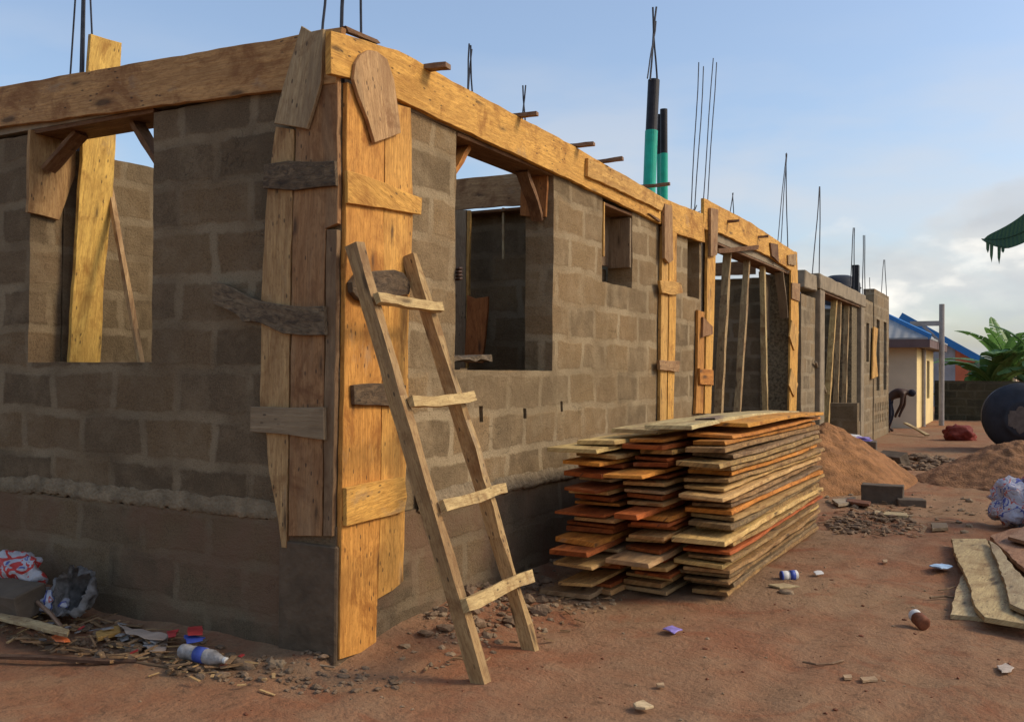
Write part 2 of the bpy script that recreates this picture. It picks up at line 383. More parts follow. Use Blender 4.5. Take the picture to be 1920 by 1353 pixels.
SACK1 = sack_mat('printed_woven_sack', [(0, (.42, .41, .46)), (.47, (.08, .10, .30)), (.505, (.50, .48, .50)), (.57, (.50, .10, .07)), (.60, (.44, .43, .47))], 6)
SACK2 = sack_mat('red_printed_sack', [(0, (.40, .38, .38)), (.45, (.48, .05, .04)), (.54, (.42, .41, .43)), (.60, (.10, .12, .30)), (.65, (.42, .40, .42))], 9)
m, t, b = newmat('banana_leaf'); GLEAF = m
tcx = N(t, 'ShaderNodeUVMap'); s = N(t, 'ShaderNodeSeparateXYZ'); t.links.new(tcx.outputs[0], s.inputs[0])
wv = math_(t, 'SINE', math_(t, 'MULTIPLY', s.outputs[0], 190.0)); nn = N(t, 'ShaderNodeTexNoise', i_Scale=4.0, i_Detail=3.0); t.links.new(tcx.outputs[0], nn.inputs[0])
oi = N(t, 'ShaderNodeObjectInfo')
cc = mix(t, nn.outputs[0], mix(t, 1, oi.outputs['Color'], (.6, .65, .7), 'MULTIPLY'), oi.outputs['Color'])
cc = mix(t, math_(t, 'MULTIPLY', math_(t, 'ADD', wv, 1), .13), cc, (.10, .18, .05)); t.links.new(cc, b.inputs['Base Color']); b.inputs['Roughness'].default_value = .45
tr = N(t, 'ShaderNodeBsdfTranslucent'); t.links.new(cc, tr.inputs[0]); mx = N(t, 'ShaderNodeMixShader'); mx.inputs[0].default_value = .3
t.links.new(b.outputs[0], mx.inputs[1]); t.links.new(tr.outputs[0], mx.inputs[2])
t.links.new(mx.outputs[0], [n for n in t.nodes if n.type == 'OUTPUT_MATERIAL'][0].inputs[0]); bump(t, b, wv, .12, .004)
# soil
m, t, b = newmat('laterite_soil'); SOIL = m
tcx = N(t, 'ShaderNodeTexCoord')
def gn(sc, d=5, r=.6, dist=0):
    n = N(t, 'ShaderNodeTexNoise'); n.inputs['Scale'].default_value = sc; n.inputs['Detail'].default_value = d; n.inputs['Roughness'].default_value = r; n.inputs['Distortion'].default_value = dist
    t.links.new(tcx.outputs['Object'], n.inputs['Vector']); return n.outputs[0]
a_ = gn(.55, 5, .6, .4); b_ = gn(2.6, 7, .65, .5); c_ = gn(14, 8, .7); d_ = gn(85, 5, .7); e_ = gn(1.3, 6, .6, 1.5); g_ = gn(30, 4, .6)
c = mix(t, ramp(t, a_, [(.40, 0), (.60, 1)]), (.270, .160, .086), (.275, .122, .062))
c = mix(t, ramp(t, b_, [(.40, 0), (.68, .8)]), c, (.300, .185, .105))
c = mix(t, ramp(t, e_, [(.54, 0), (.66, .7)]), c, (.250, .092, .044))
c = mix(t, ramp(t, c_, [(.30, .75), (.46, 0)]), c, (.120, .066, .036))
c = mix(t, ramp(t, c_, [(.60, 0), (.75, .5)]), c, (.36, .25, .155))
c = mix(t, ramp(t, d_, [(.32, .6), (.45, 0)]), c, (.09, .055, .035))
c = mix(t, ramp(t, d_, [(.66, 0), (.74, .6)]), c, (.42, .32, .22))
t.links.new(c, b.inputs['Base Color']); b.inputs['Roughness'].default_value = .95; b.inputs['Specular IOR Level'].default_value = .1
h = math_(t, 'ADD', math_(t, 'MULTIPLY', c_, .75), math_(t, 'MULTIPLY', d_, .35)); h = math_(t, 'ADD', h, math_(t, 'MULTIPLY', g_, .7)); h = math_(t, 'ADD', h, math_(t, 'MULTIPLY', b_, 1.5))
bump(t, b, h, .8, .025)

# wood colours (alpha = weathering)
YEL = (.70, .395, .095, .05); YEL2 = (.62, .37, .11, .15); ORA = (.50, .215, .045, .0); RED = (.30, .085, .022, .05); TAN = (.44, .31, .16, .3)
GRY = (.26, .20, .13, .75); BRN = (.21, .115, .055, .3); PALE = (.52, .42, .24, .25); DGR = (.12, .09, .06, .7); LBRN = (.38, .235, .115, .15)

# ------------------------------------------------------------------ ground
def gz(x, y):
    tr = 0
    for k, (x0, w_) in enumerate(((1.95, .10), (2.55, .10))):
        d = x-(x0+.10*y*.35+.05*math.sin(y*1.3)); tr -= .016*math.exp(-(d/w_)**2)*(.5+.5*noise.noise(Vector((0, y*1.5, k)))) - .006*math.exp(-((abs(d)-.17)/.05)**2)
    z = tr+.022*fbm((x*.9, y*.9, 3.3), 3)+.013*fbm((x*4, y*4, 9), 3)
    if y > 0 and x < 1.2 and y < 11: z += .13*max(0, 1-max(0, x)/.75)**1.5*min(1, y/.7)*(.8+.6*noise.noise(Vector((x*3, y*2, 1))))
    if y < .3 and x < .0: z += .05*max(0, 1+y/.8)**1.5*(1 if y > -.8 else 0) + (.16*min(1, max(0, -1.75-x)/.8)*max(0, 1+y/1.1) if y > -1.1 else 0)
    return z
def axis_pts(lo, hi, f0, f1, st):
    out = []; x = f0
    while x <= f1: out.append(x); x += st
    s = st; x = f0
    while x > lo: s *= 1.22; x -= s; out.append(max(x, lo))
    s = st; x = out[int((f1-f0)/st)]
    while x < hi: s *= 1.22; x += s; out.append(min(x, hi))
    return sorted(set(out))
bm = NB(); XS = axis_pts(-900, 900, -2.8, 5.5, .055); YS = axis_pts(-300, 1500, -2.4, 9.5, .055)
vv = [[bm.verts.new((x, y, gz(x, y) if abs(x) < 40 and abs(y) < 60 else 0)) for x in XS] for y in YS]
for j in range(len(YS)-1):
    for i in range(len(XS)-1): bm.faces.new((vv[j][i], vv[j][i+1], vv[j+1][i+1], vv[j+1][i]))
g = obj('ground', bm, SOIL, smooth=True); tag(g, kind='structure')

# ------------------------------------------------------------------ walls
def wall(name, axis, pos, u0, u1, z0, z1, holes=(), th=.23, mat=None, parent=None, step=.085, amp=.006, seed=0):
    """axis 'X': plane x=pos, body towards -x; 'Y': plane y=pos, body towards +y"""
    us = {u0, u1}; zs = {z0, z1}
    for h in holes: us |= {max(u0, h[0]), min(u1, h[1])}; zs |= {max(z0, h[2]), min(z1, h[3])}
    def sub(s):
        s = sorted(s); o = []
        for a, b in zip(s, s[1:]):
            k = max(1, round((b-a)/step)); o += [a+(b-a)*i/k for i in range(k)]
        return o+[s[-1]]
    us = sub(us); zs = sub(zs); bm = NB()
    def solid(i, j):
        if i < 0 or j < 0 or i >= len(us)-1 or j >= len(zs)-1: return False
        u = (us[i]+us[i+1])/2; z = (zs[j]+zs[j+1])/2
        return not any(h[0] < u < h[1] and h[2] < z < h[3] for h in holes)
    cache = {}
    def V(i, j, k):
        if (i, j, k) in cache: return cache[(i, j, k)]
        u, z = us[i], zs[j]; d = 0
        n1 = amp*fbm((u*3+seed, z*3, k*5+seed), 3)
        ju = .010*noise.noise(Vector((u*4, z*7, seed+1))); jz = .010*noise.noise(Vector((u*7, z*4, seed+9)))
        if axis == 'X': p = (pos+n1 if k == 0 else pos-th+n1, u+ju, z+jz)
        else: p = (u+ju, pos-n1 if k == 0 else pos+th-n1, z+jz)
        cache[(i, j, k)] = bm.verts.new(p); return cache[(i, j, k)]
    for i in range(len(us)-1):
        for j in range(len(zs)-1):
            if not solid(i, j): continue
            bm.faces.new((V(i, j, 0), V(i+1, j, 0), V(i+1, j+1, 0), V(i, j+1, 0)))
            bm.faces.new((V(i, j, 1), V(i, j+1, 1), V(i+1, j+1, 1), V(i+1, j, 1)))
            for (a, b, c, d) in ((i-1, j, (i, j), (i, j+1)), (i+1, j, (i+1, j+1), (i+1, j)), (i, j-1, (i+1, j), (i, j)), (i, j+1, (i, j+1), (i+1, j+1))):
                if not solid(a, b): bm.faces.new((V(*c, 0), V(*d, 0), V(*d, 1), V(*c, 1)))
    bmesh.ops.recalc_face_normals(bm, faces=bm.faces); box_uv(bm)
    o = obj(name, bm, mat or WALL, parent)
    return o
HOUSE = empty('unfinished_block_house', (0, 0, 0), 'unfinished sandcrete block house in the foreground with timber ring beam formwork', 'building')
P = HOUSE
LED = .70
# long wall facing the yard
wall('wall', 'X', 0, 0.005, 4.76, LED, 2.97, [(1.12, 2.48, 1.5, 3.2), (3.40, 4.07, 2.24, 3.2), (1.42, 1.47, 1.17, 1.27), (2.02, 2.07, 1.17, 1.24), (2.62, 2.66, 1.19, 1.27)], parent=P, seed=1)
wall('wall', 'X', 0, 5.17, 6.08, LED, 2.97, [(5.62, 6.03, 2.28, 2.9)], parent=P, seed=2, step=.1)
bm = NB(); add_box(bm, (-.20, 4.77, LED), (-.02, 5.16, 2.96)); obj('column', bm, CONC, P)
bm = NB(); add_box(bm, (-.20, 6.09, LED), (-.02, 6.52, 2.96)); obj('column', bm, CONC, P)
wall('foundation_wall', 'X', .012, .005, 10.9, -.1, LED, parent=P, mat=FOUND, seed=3, step=.12)
# end wall
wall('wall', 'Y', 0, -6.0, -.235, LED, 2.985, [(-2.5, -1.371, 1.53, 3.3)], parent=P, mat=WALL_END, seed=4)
wall('foundation_wall', 'Y', -.012, -6.0, .008, -.1, LED, parent=P, mat=FOUND, seed=7, step=.12)
# corner column and its dark concrete stub
bm = NB(); add_box(bm, (-.23, .01, LED), (-.004, .20, 2.95)); obj('column', bm, CONC, P)
bm = NB(); add_box(bm, (-.36, -.030, -.1), (.022, .15, .60), bev=.008); obj('column_stub', bm, CONCD, P)
# inner walls
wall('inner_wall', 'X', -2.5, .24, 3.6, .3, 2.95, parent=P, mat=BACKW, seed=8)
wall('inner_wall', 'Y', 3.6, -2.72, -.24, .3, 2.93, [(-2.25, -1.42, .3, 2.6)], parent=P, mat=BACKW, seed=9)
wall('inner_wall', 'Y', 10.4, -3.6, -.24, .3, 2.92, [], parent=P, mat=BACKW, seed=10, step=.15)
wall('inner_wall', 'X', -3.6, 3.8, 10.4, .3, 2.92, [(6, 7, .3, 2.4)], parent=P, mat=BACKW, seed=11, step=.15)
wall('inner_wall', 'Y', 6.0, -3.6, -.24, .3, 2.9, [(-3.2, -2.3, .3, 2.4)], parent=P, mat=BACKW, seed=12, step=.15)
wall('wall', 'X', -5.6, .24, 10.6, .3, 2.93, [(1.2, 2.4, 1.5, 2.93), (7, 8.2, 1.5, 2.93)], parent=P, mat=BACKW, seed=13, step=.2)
bm = NB(); add_box(bm, (-5.55, .24, -.05), (-.24, 10.5, .40)); obj('floor_fill', bm, SOIL, P)
# end pier with honeycombed concrete
bm = NB(); add_box(bm, (-.42, 10.36, .3), (-.01, 10.66, 2.96)); obj('pier', bm, OSB, P)
# squeezed-out mortar ledge
def ledge(axis, u0, u1, z, seed):
    bm = NB(); n = int((u1-u0)/.016); rows = []
    for i in range(n+1):
        u = u0+(u1-u0)*i/n; k = noise.noise(Vector((u*6, seed, 0))); k2 = noise.noise(Vector((u*21, seed, 5))); k3 = noise.noise(Vector((u*2, seed, 8)))
        k4 = noise.noise(Vector((u*47, seed, 3))); out = (.030 if axis == 'X' else .019)+.009*k+.008*k2+.007*k4; dz = .022*k3+.008*k2+.006*k4
        prof = [(0.005, z+.085+.03*k+dz), (out*.45, z+.055+.02*k2+dz), (out, z+.015+dz), (out*.95, z-.012+.02*k2+dz-.012*abs(k)), (out*.4, z-.022+.018*k2+dz), (0.005, z-.012+dz)]
        rows.append([bm.verts.new((.0+o, u, h) if axis == 'X' else (u, -o, h)) for o, h in prof])
    for a, b in zip(rows, rows[1:]):
        for j in range(5): bm.faces.new((a[j], a[j+1], b[j+1], b[j]))
    bmesh.ops.recalc_face_normals(bm, faces=bm.faces); return bm
obj('mortar_ledge', ledge('X', .70, 10.9, .70, 1), LEDGE, P, smooth=True)
obj('mortar_ledge', ledge('Y', -6.0, -.375, .715, 2), LEDGE, P, smooth=True)

# boards on the facades, traced on their own planes
def bX(px, x, th, col, name='plank', parent=None, mat=None, grain=(0, 0, 1), seed=None, jit=.003):
    pts = [onX(a, b, x) for a, b in px]; sd = seed if seed is not None else int(px[0][0]+px[0][1])
    bm = plank_poly(pts, (1, 0, 0), th, sd, jit=jit); grain_uv(bm, grain); return obj(name, bm, mat or WOOD, parent, col)
def bY(px, y, th, col, name='plank', parent=None, mat=None, grain=(0, 0, 1), seed=None, jit=.003):
    pts = [onY(a, b, y) for a, b in px]; sd = seed if seed is not None else int(px[0][0]+px[0][1])
    bm = plank_poly(pts, (0, -1, 0), th, sd, jit=jit); grain_uv(bm, grain); return obj(name, bm, mat or WOOD, parent, col)
def wX(yz, x, th, col, name, parent, grain=(0, 1, 0), seed=0, mat=None):
    bm = plank_poly([Vector((x, y, z)) for y, z in yz], (1, 0, 0), th, seed); grain_uv(bm, grain); return obj(name, bm, mat or WOOD, parent, col)
def wY(xz, y, th, col, name, parent, grain=(1, 0, 0), seed=0, mat=None):
    bm = plank_poly([Vector((x, y, z)) for x, z in xz], (0, -1, 0), th, seed); grain_uv(bm, grain); return obj(name, bm, mat or WOOD, parent, col)

# ring beam formwork, yard side
bX([(610, 60), (735, 96), (900, 186), (1060, 270), (1237, 372), (1312, 401), (1316, 455), (1268, 440), (1235, 421), (1120, 365), (1030, 323), (860, 245), (745, 191), (655, 150), (610, 140)], .004, .036, YEL, 'beam_board', P, grain=(0, 1, .0), seed=3)
bX([(1314, 372), (1400, 416), (1488, 474), (1478, 507), (1440, 482), (1345, 437), (1314, 430)], .006, .036, YEL, 'beam_board', P, grain=(0, 1, 0), seed=4)
bX([(1097, 297), (1170, 331), (1243, 374), (1236, 396), (1166, 362), (1096, 331)], .041, .028, YEL2, 'beam_board', P, grain=(0, 1, 0), seed=5)
# ring beam formwork, end side
wY([(.036, 3.235), (-.55, 3.25), (-3.9, 3.35), (-3.9, 3.09), (-.45, 2.975), (.0, 2.955)], -.004, .036, (.52, .30, .12, .15), 'beam_board', P, seed=6)
# inner side boards and soffits over the openings
wX([(.25, 2.99), (6.1, 2.985), (6.1, 3.19), (.25, 3.19)], -.268, .03, LBRN, 'beam_board', P, seed=8)
wX([(6.12, 2.985), (10.3, 2.99), (10.3, 3.2), (6.12, 3.2)], -.268, .03, LBRN, 'beam_board', P, seed=9)
wY([(-.27, 3.02), (-4, 3.02), (-4, 3.25), (-.27, 3.22)], .30, .03, LBRN, 'beam_board', P, seed=10)
def flat(lo, hi, col, name, parent, grain, seed=0):
    bm = NB(); add_box(bm, lo, hi, bev=.003); grain_uv(bm, grain); return obj(name, bm, WOOD, parent, col)
flat((-.235, 1.13, 2.945), (.0, 2.47, 2.970), BRN, 'soffit_board', P, (0, 1, 0))
flat((-.235, 3.41, 2.88), (.0, 4.06, 2.905), BRN, 'soffit_board', P, (0, 1, 0))
flat((-.235, 6.56, 2.945), (.0, 10.35, 2.970), BRN, 'soffit_board', P, (0, 1, 0))
flat((-2.49, .0, 2.985), (-1.38, .26, 3.012), BRN, 'soffit_board', P, (1, 0, 0))
# wet concrete in the beam
bm = NB(); add_box(bm, (-.236, .26, 2.975), (.0, 10.3, 3.10)); obj('ring_beam', bm, CONC, P)
bm = NB(); add_box(bm, (-5.0, .0, 3.014), (-.24, .25, 3.12)); obj('ring_beam', bm, CONC, P)
# beam formwork over the inner cross wall
wY([(-2.45, 2.95), (-.30, 2.93), (-.30, 3.21), (-2.45, 3.22)], 3.43, .03, LBRN, 'beam_board', P, seed=11)
flat((-2.45, 3.44, 2.90), (-.28, 3.60, 2.925), BRN, 'soffit_board', P, (1, 0, 0))
wY([(-3.4, 2.95), (-.45, 2.95), (-.45, 3.15), (-3.4, 3.15)], 10.20, .03, BRN, 'beam_board', P, seed=12)
# plank pieces over the window 2 recess
wX([(3.40, 2.40), (4.06, 2.44), (4.06, 2.90), (3.40, 2.90)], -.235, .025, (.22, .15, .095, .5), 'window_shutter_board', P, (0, 0, 1), 13)
wX([(3.36, 2.10), (4.12, 2.10), (4.12, 2.42), (3.36, 2.40)], -.29, .02, DGR, 'window_shutter_board', P, (0, 1, 0), 14)
flat((-.22, 4.030, 2.42), (-.005, 4.062, 2.86), (.25, .19, .125, .45), 'reveal_board', P, (0, 0, 1))
flat((-.22, 3.402, 2.45), (.012, 3.424, 2.90), YEL2, 'reveal_board', P, (0, 0, 1))
wX([(5.60, 2.26), (6.04, 2.26), (6.04, 2.95), (5.60, 2.95)], -.20, .02, GRY, 'window_shutter_board', P, (0, 0, 1), 15)

# corner column form
CF = empty('column_form', (0, 0, 0), parent=P, label='tall corner column form of nailed planks and cleats')
bX([(643, 156), (712, 186), (711, 500), (705, 900), (697, 1212), (660, 1224), (628, 1234), (632, 960), (638, 600)], .004, .030, (.66, .33, .080, .08), parent=CF, seed=21)
bX([(715, 190), (762, 204), (764, 300), (766, 400), (757, 640), (758, 760), (752, 900), (748, 1088), (728, 1105), (700, 1121), (706, 900), (711, 500)], .004, .030, (.68, .37, .095, .12), parent=CF, seed=22)
bY([(524, 240), (558, 245), (556, 360), (551, 520), (547, 800), (544, 1025), (535, 1024), (528, 970), (511, 880), (507, 815), (495, 770), (497, 560), (505, 400), (512, 330)], -.004, .030, (.48, .31, .14, .25), parent=CF, seed=23)
bY([(562, 235), (600, 152), (640, 154), (640, 420), (617, 430), (614, 700), (610, 1003), (548, 1003), (552, 700), (556, 400)], -.004, .030, (.36, .20, .09, .35), parent=CF, seed=24)
bY([(620, 432), (639, 432), (634, 800), (630, 1003), (613, 1003), (616, 700)], -.004, .031, (.24, .155, .085, .45), parent=CF, seed=25)
c = bX([(645, 320), (700, 338), (786, 372), (784, 403), (712, 390), (646, 381)], .036, .022, YEL, 'cleat', CF, grain=(0, 1, -.35))
c = bX([(650, 530), (662, 514), (700, 508), (730, 506), (748, 512), (762, 532), (758, 552), (730, 556), (700, 562), (682, 568), (664, 562), (652, 548)], .036, .034, (.15, .10, .06, .6), 'cleat', CF, mat=BARK, grain=(0, 1, 0)); c['label'] = 'dark rounded bark cleat'
c = bX([(656, 722), (700, 718), (755, 722), (752, 762), (700, 759), (658, 758)], .036, .024, (.17, .11, .06, .5), 'cleat', CF, mat=BARK, grain=(0, 1, 0)); c['label'] = 'dark bark covered cleat'
c = bX([(642, 914), (700, 902), (752, 893), (757, 930), (752, 958), (700, 971), (643, 985)], .036, .024, YEL, 'cleat', CF, grain=(0, 1, .1))
c = bY([(500, 310), (545, 303), (600, 305), (632, 303), (635, 349), (600, 352), (555, 358), (498, 354)], -.036, .022, (.20, .14, .08, .45), 'cleat', CF, mat=BARK, grain=(1, 0, 0)); c['label'] = 'charred dark cleat'
c = bY([(402, 528), (425, 533), (450, 545), (500, 566), (545, 573), (613, 574), (615, 628), (575, 629), (535, 625), (495, 606), (478, 602), (462, 604), (447, 588), (425, 578), (405, 570)], -.036, .024, (.36, .27, .16, .65), 'cleat', CF, mat=BARK, grain=(1, 0, -.2), jit=.006); c['label'] = 'long ragged grey cleat sticking out to the left'
c = bY([(475, 762), (545, 764), (612, 763), (613, 824), (580, 820), (545, 814), (474, 808)], -.036, .022, (.38, .30, .19, .7), 'cleat', CF, grain=(1, 0, 0))
c = bY([(570, 51), (588, 62), (611, 57), (607, 155), (594, 200), (580, 243), (519, 233), (534, 170), (552, 110)], -.042, .022, (.48, .36, .20, .5), 'cleat', CF, grain=(.18, 0, 1)); c['label'] = 'grey tilted cleat tying the beam to the corner'
c = bX([(657, 150), (661, 120), (671, 103), (686, 95), (702, 98), (720, 112), (733, 150), (740, 200), (746, 250), (697, 268), (684, 225), (668, 185)], .042, .022, (.52, .33, .16, .38), 'cleat', CF, grain=(0, -.25, 1)); c['label'] = 'grey and brown cleat with a rounded top'
bX([(640, 50), (645, 62), (700, 84), (706, 83), (700, 76)], -.10, .03, BRN, 'cleat', CF, grain=(0, 1, 0))
# second and third column forms
F2 = empty('column_form', (0, 4.97, 0), parent=P)
bX([(1237, 425), (1248, 428), (1247, 600), (1244, 790), (1232, 790), (1234, 600)], .008, .03, YEL2, parent=F2)
bX([(1250, 428), (1264, 432), (1262, 600), (1257, 790), (1246, 790), (1249, 600)], .008, .03, YEL, parent=F2)
bX([(1232, 526), (1236, 549), (1258, 553), (1275, 549), (1272, 530), (1250, 527)], .04, .03, YEL2, 'cleat', F2, grain=(0, 1, 0))
bX([(1231, 675), (1232, 693), (1268, 697), (1270, 677)], .04, .03, LBRN, 'cleat', F2, grain=(0, 1, 0))
bX([(1241, 382), (1255, 386), (1257, 488), (1249, 494), (1241, 484)], .046, .03, LBRN, 'cleat', F2)
bX([(1213, 400), (1216, 400), (1236, 412), (1236, 417)], .044, .012, BRN, 'cleat', F2, grain=(0, 1, 0))
F3 = empty('column_form', (0, 6.27, 0), parent=P)
bX([(1322, 432), (1338, 437), (1334, 600), (1328, 775), (1316, 775), (1320, 600)], .008, .03, YEL, parent=F3)
bX([(1304, 581), (1316, 585), (1315, 680), (1313, 775), (1299, 775), (1303, 680)], .006, .03, (.52, .25, .06, .0), parent=F3)
bX([(1328, 390), (1342, 393), (1340, 478), (1328, 481)], .046, .03, LBRN, 'cleat', F3)
bX([(1315, 594), (1333, 612), (1333, 626), (1314, 632)], .04, .024, (.34, .19, .09, .1), 'cleat', F3)
bX([(1308, 690), (1334, 694), (1334, 722), (1309, 720)], .04, .024, ORA, 'cleat', F3, grain=(0, 1, 0))
F4 = empty('column_form', (0, 10.6, 0), parent=P)
bX([(1480, 470), (1491, 473), (1494, 600), (1489, 785), (1476, 785), (1479, 600)], .008, .03, YEL, parent=F4)
bX([(1442, 455), (1456, 458), (1458, 492), (1445, 480)], .046, .02, BRN, 'cleat', F4)
bX([(1475, 478), (1491, 476), (1490, 498), (1476, 496)], .046, .02, TAN, 'cleat', F4)
bX([(1483, 530), (1498, 532), (1497, 565), (1483, 560)], .04, .02, LBRN, 'cleat', F4, grain=(0, 1, 0))
bX([(1483, 600), (1496, 622), (1487, 657), (1478, 630)], .04, .02, YEL2, 'cleat', F4)
bX([(1482, 690), (1494, 720), (1487, 744), (1477, 722)], .04, .02, YEL2, 'cleat', F4)

# struts under the beams, reveal boards
wXp = lambda px, X, th, col, name, **k: bX(px, X, th, col, name, P, **k)
wXp([(52, 244), (138, 262), (136, 330), (118, 380), (106, 413), (47, 398)], -2.494, .028, (.40, .25, .11, .2), 'reveal_board')
def strut(p, q, wd, th, side, col, name='strut', parent=P, n=5, seed=0, jit=.003, mat=None, taper=1):
    bm = NB(); add_bar(bm, p, q, wd, th, side, n, jit, seed, taper); grain_uv(bm, (Vector(q)-Vector(p))); return obj(name, bm, mat or WOOD, parent, col)
strut(onX(90, 318, -2.44), (-2.17, .12, 2.98), .10, .03, (0, 1, 0), BRN)
strut((-1.40, .12, 2.66), (-1.66, .12, 2.98), .09, .035, (0, 1, 0), BRN)
strut((-.11, 1.14, 2.68), (-.11, 1.40, 2.94), .09, .035, (1, 0, 0), ORA)
strut((-.11, 2.44, 2.62), (-.11, 2.20, 2.94), .09, .035, (1, 0, 0), BRN)
bm = plank_poly([onY(a, b, 2.466) for a, b in ((981, 322), (1029, 322), (1026, 407), (978, 405))], (0, -1, 0), .026, 4); grain_uv(bm, (0, 0, 1)); obj('reveal_board', bm, WOOD, P, (.36, .16, .05, .05))
strut((-.04, 10.20, 2.3), (-.04, 9.9, 2.94), .12, .03, (1, 0, 0), DGR)
wX([(10.33-.35, 2.05), (10.3, 1.98), (10.33, 2.94), (9.75, 2.94)], -.30, .03, DGR, 'strut', P, (0, 0, 1), 33)

# sticks nailed across the top of the beam
for (a, b_, c, d, wd) in ((788, 122, 840, 130, .07), (968, 213, 1008, 219, .045), (1078, 279, 1114, 276, .05), (1142, 314, 1168, 314, .05), (1217, 353, 1256, 351, .035), (1358, 393, 1386, 394, .04), (1418, 432, 1441, 433, .04)):
    p = onX(a, b_, -.08); e = onX(c, d, .17)
    z = min(max(p.z, 3.20), 3.235); e.z = z+.01; p = Vector((-.16, e.y-.04, z))
    e.y = onX(c, d, .17).y
    strut(p, e, wd, .026, (0, 1, 0), (.27, .165, .10, .35), 'cross_stick', seed=a)
strut(onX(1345, 470, .0), onX(1420, 464, .05), .05, .03, (0, 1, 0), BRN, 'cross_stick')

# reinforcement bars
def bars(lst, parent, X=-.12, rad=.007, zb=3.0):
    for (x0, y0, x1, y1, th) in lst:
        a = onX(x0, y0, X); b_ = onX(x1, y1, X); d = (b_-a).normalized(); a0 = a - d*max(0, (a.z-zb)/max(.1, d.z))
        bm = NB(); k = 6; mid = [a0+(b_-a0)*(i/k)+Vector((.006*math.sin(i*1.3+x0), .008*math.sin(i*.9+x0*2), 0))*(i/k) for i in range(k+1)]
        add_tube(bm, mid, rad*th, 6); obj('rebar', bm, STEEL, parent)
bars([(605, 60, 611, -60, 1), (642, 52, 641, -60, 1.4), (677, 80, 676, -60, 1), (877, 166, 881, 82, .8), (886, 172, 882, 86, .8), (878, 170, 884, 92, .7), (981, 215, 984, 160, .8), (984, 215, 981, 160, .8),
      (1296, 390, 1310, 117, .9), (1303, 385, 1320, 125, .9), (1319, 372, 1337, 110, .9), (1327, 376, 1343, 117, .9),
      (1370, 395, 1374, 362, .9), (1376, 396, 1373, 362, .9), (1458, 455, 1474, 287, 1), (1464, 458, 1475, 289, 1), (1477, 465, 1473, 288, 1.2)], P)
def barsY(lst, parent, Y, rad=.007, zb=2.9):
    for (x0, y0, x1, y1, th) in lst:
        a = onY(x0, y0, Y); b_ = onY(x1, y1, Y); d = (b_-a).normalized(); a0 = a - d*max(0, (a.z-zb)/max(.1, d.z))
        bm = NB(); add_tube(bm, [a0, (a0+b_)/2+Vector((.004, 0, 0)), b_], rad*th, 6); obj('rebar', bm, STEEL, parent)
barsY([(131, 142, 145, -60, .9), (154, 140, 158, -60, 1.7), (172, 66, 167, -60, .9), (150, 140, 156, -60, 1)], P, .42)
# tie wires and bar ends at the joint near the tall bars
bm = NB()
for i in range(9):
    a = Vector((-.12+.05*math.sin(i*2.1), 6.25+.06*i/2, 3.22+.02*math.cos(i*3)))
    add_tube(bm, [a, a+Vector((.12*math.sin(i), .22*math.cos(i*1.7), .06))], .005, 5)
obj('tie_wire', bm, RUST, P)
# plastic column sleeves standing on the beam
def sleeve(x, yb, yt, ysplit, wpx, X, lab, barpx=(), lean=0):
    e = onX(x, yb, X); zt = onX(x+lean, yt, X); zs = onX(x+lean*(yb-ysplit)/(yb-yt), ysplit, X); D = (e-CAM).dot(F_); r = wpx/2*D/FPX
    base = e.copy(); base.z = 3.0; base.y = e.y
    sl_ = empty('pipe_sleeve', base, parent=P); sl_['label'] = lab
    bm = NB(); add_tube(bm, [base, zs], r, 20); obj('green_pipe', bm, GREEN, sl_, smooth=False)
    for f in bpy.data.objects[-1:] if False else []: pass
    bm = NB(); add_tube(bm, [zs-Vector((0, 0, .01)), zt], r*.93, 20); obj('black_pipe', bm, BLACK, sl_)
    bars(barpx, sl_, X, .009, zt.z-.03)
sleeve(1216, 356, 151, 246, 24, -.12, 'taller green and black plastic sleeve', [(1219, 150, 1230, 14, 1.1), (1232, 150, 1223, 14, 1.1), (1227, 60, 1230, 40, .8)], 10)
sleeve(1245, 372, 205, 288, 15, -.12, 'shorter green and black plastic sleeve', lean=-.5)
sleeve(1238, 372, 215, 290, 12, -.22, 'shorter green and black plastic sleeve behind', lean=-1)

# ------------------------------------------------------------------ second house block
H2 = empty('unfinished_rear_block', (0, 11.3, 0), 'smaller unfinished block building with raw concrete beams behind the yellow formwork', 'building')
wall('wall', 'X', -.05, 11.45, 12.55, -.1, 2.75, parent=H2, mat=WALL2, seed=21, step=.15, th=.5)
wall('wall', 'X', -.30, 10.95, 11.45, -.1, 2.6, parent=H2, mat=BACKW, seed=22, step=.15, th=.5)
bm = NB(); add_box(bm, (-.30, 12.6, -.1), (.03, 12.98, 2.9), bev=.012); obj('column', bm, CONC, H2)
def beam(lo, hi, nm='beam', mat=CONC, par=H2):
    bm = NB(); add_box(bm, lo, hi, bev=.015); 
    bmesh.ops.subdivide_edges(bm, edges=[e for e in bm.edges if e.calc_length() > .5], cuts=12)
    for v in bm.verts: v.co += Vector((.012*noise.noise(v.co*4), 0, .018*noise.noise(v.co*3+Vector((3, 3, 3)))))
    return obj(nm, bm, mat, par)
beam((-.45, 11.6, 2.86), (-.02, 12.55, 3.13)); beam((-.30, 12.56, 2.91), (.035, 17.6, 3.17))
bm = NB(); add_box(bm, (-.28, 17.1, -.1), (.02, 17.5, 2.90), bev=.012); obj('column', bm, CONC, H2)
wall('wall', 'X', 0, 13.0, 17.08, -.1, .50, parent=H2, mat=WALL2, seed=23, step=.2)
wall('wall', 'X', 0.0, 17.52, 18.9, -.1, 3.1, [(17.9, 18.3, 1.75, 2.6)], parent=H2, mat=WALL2, seed=24, step=.15)
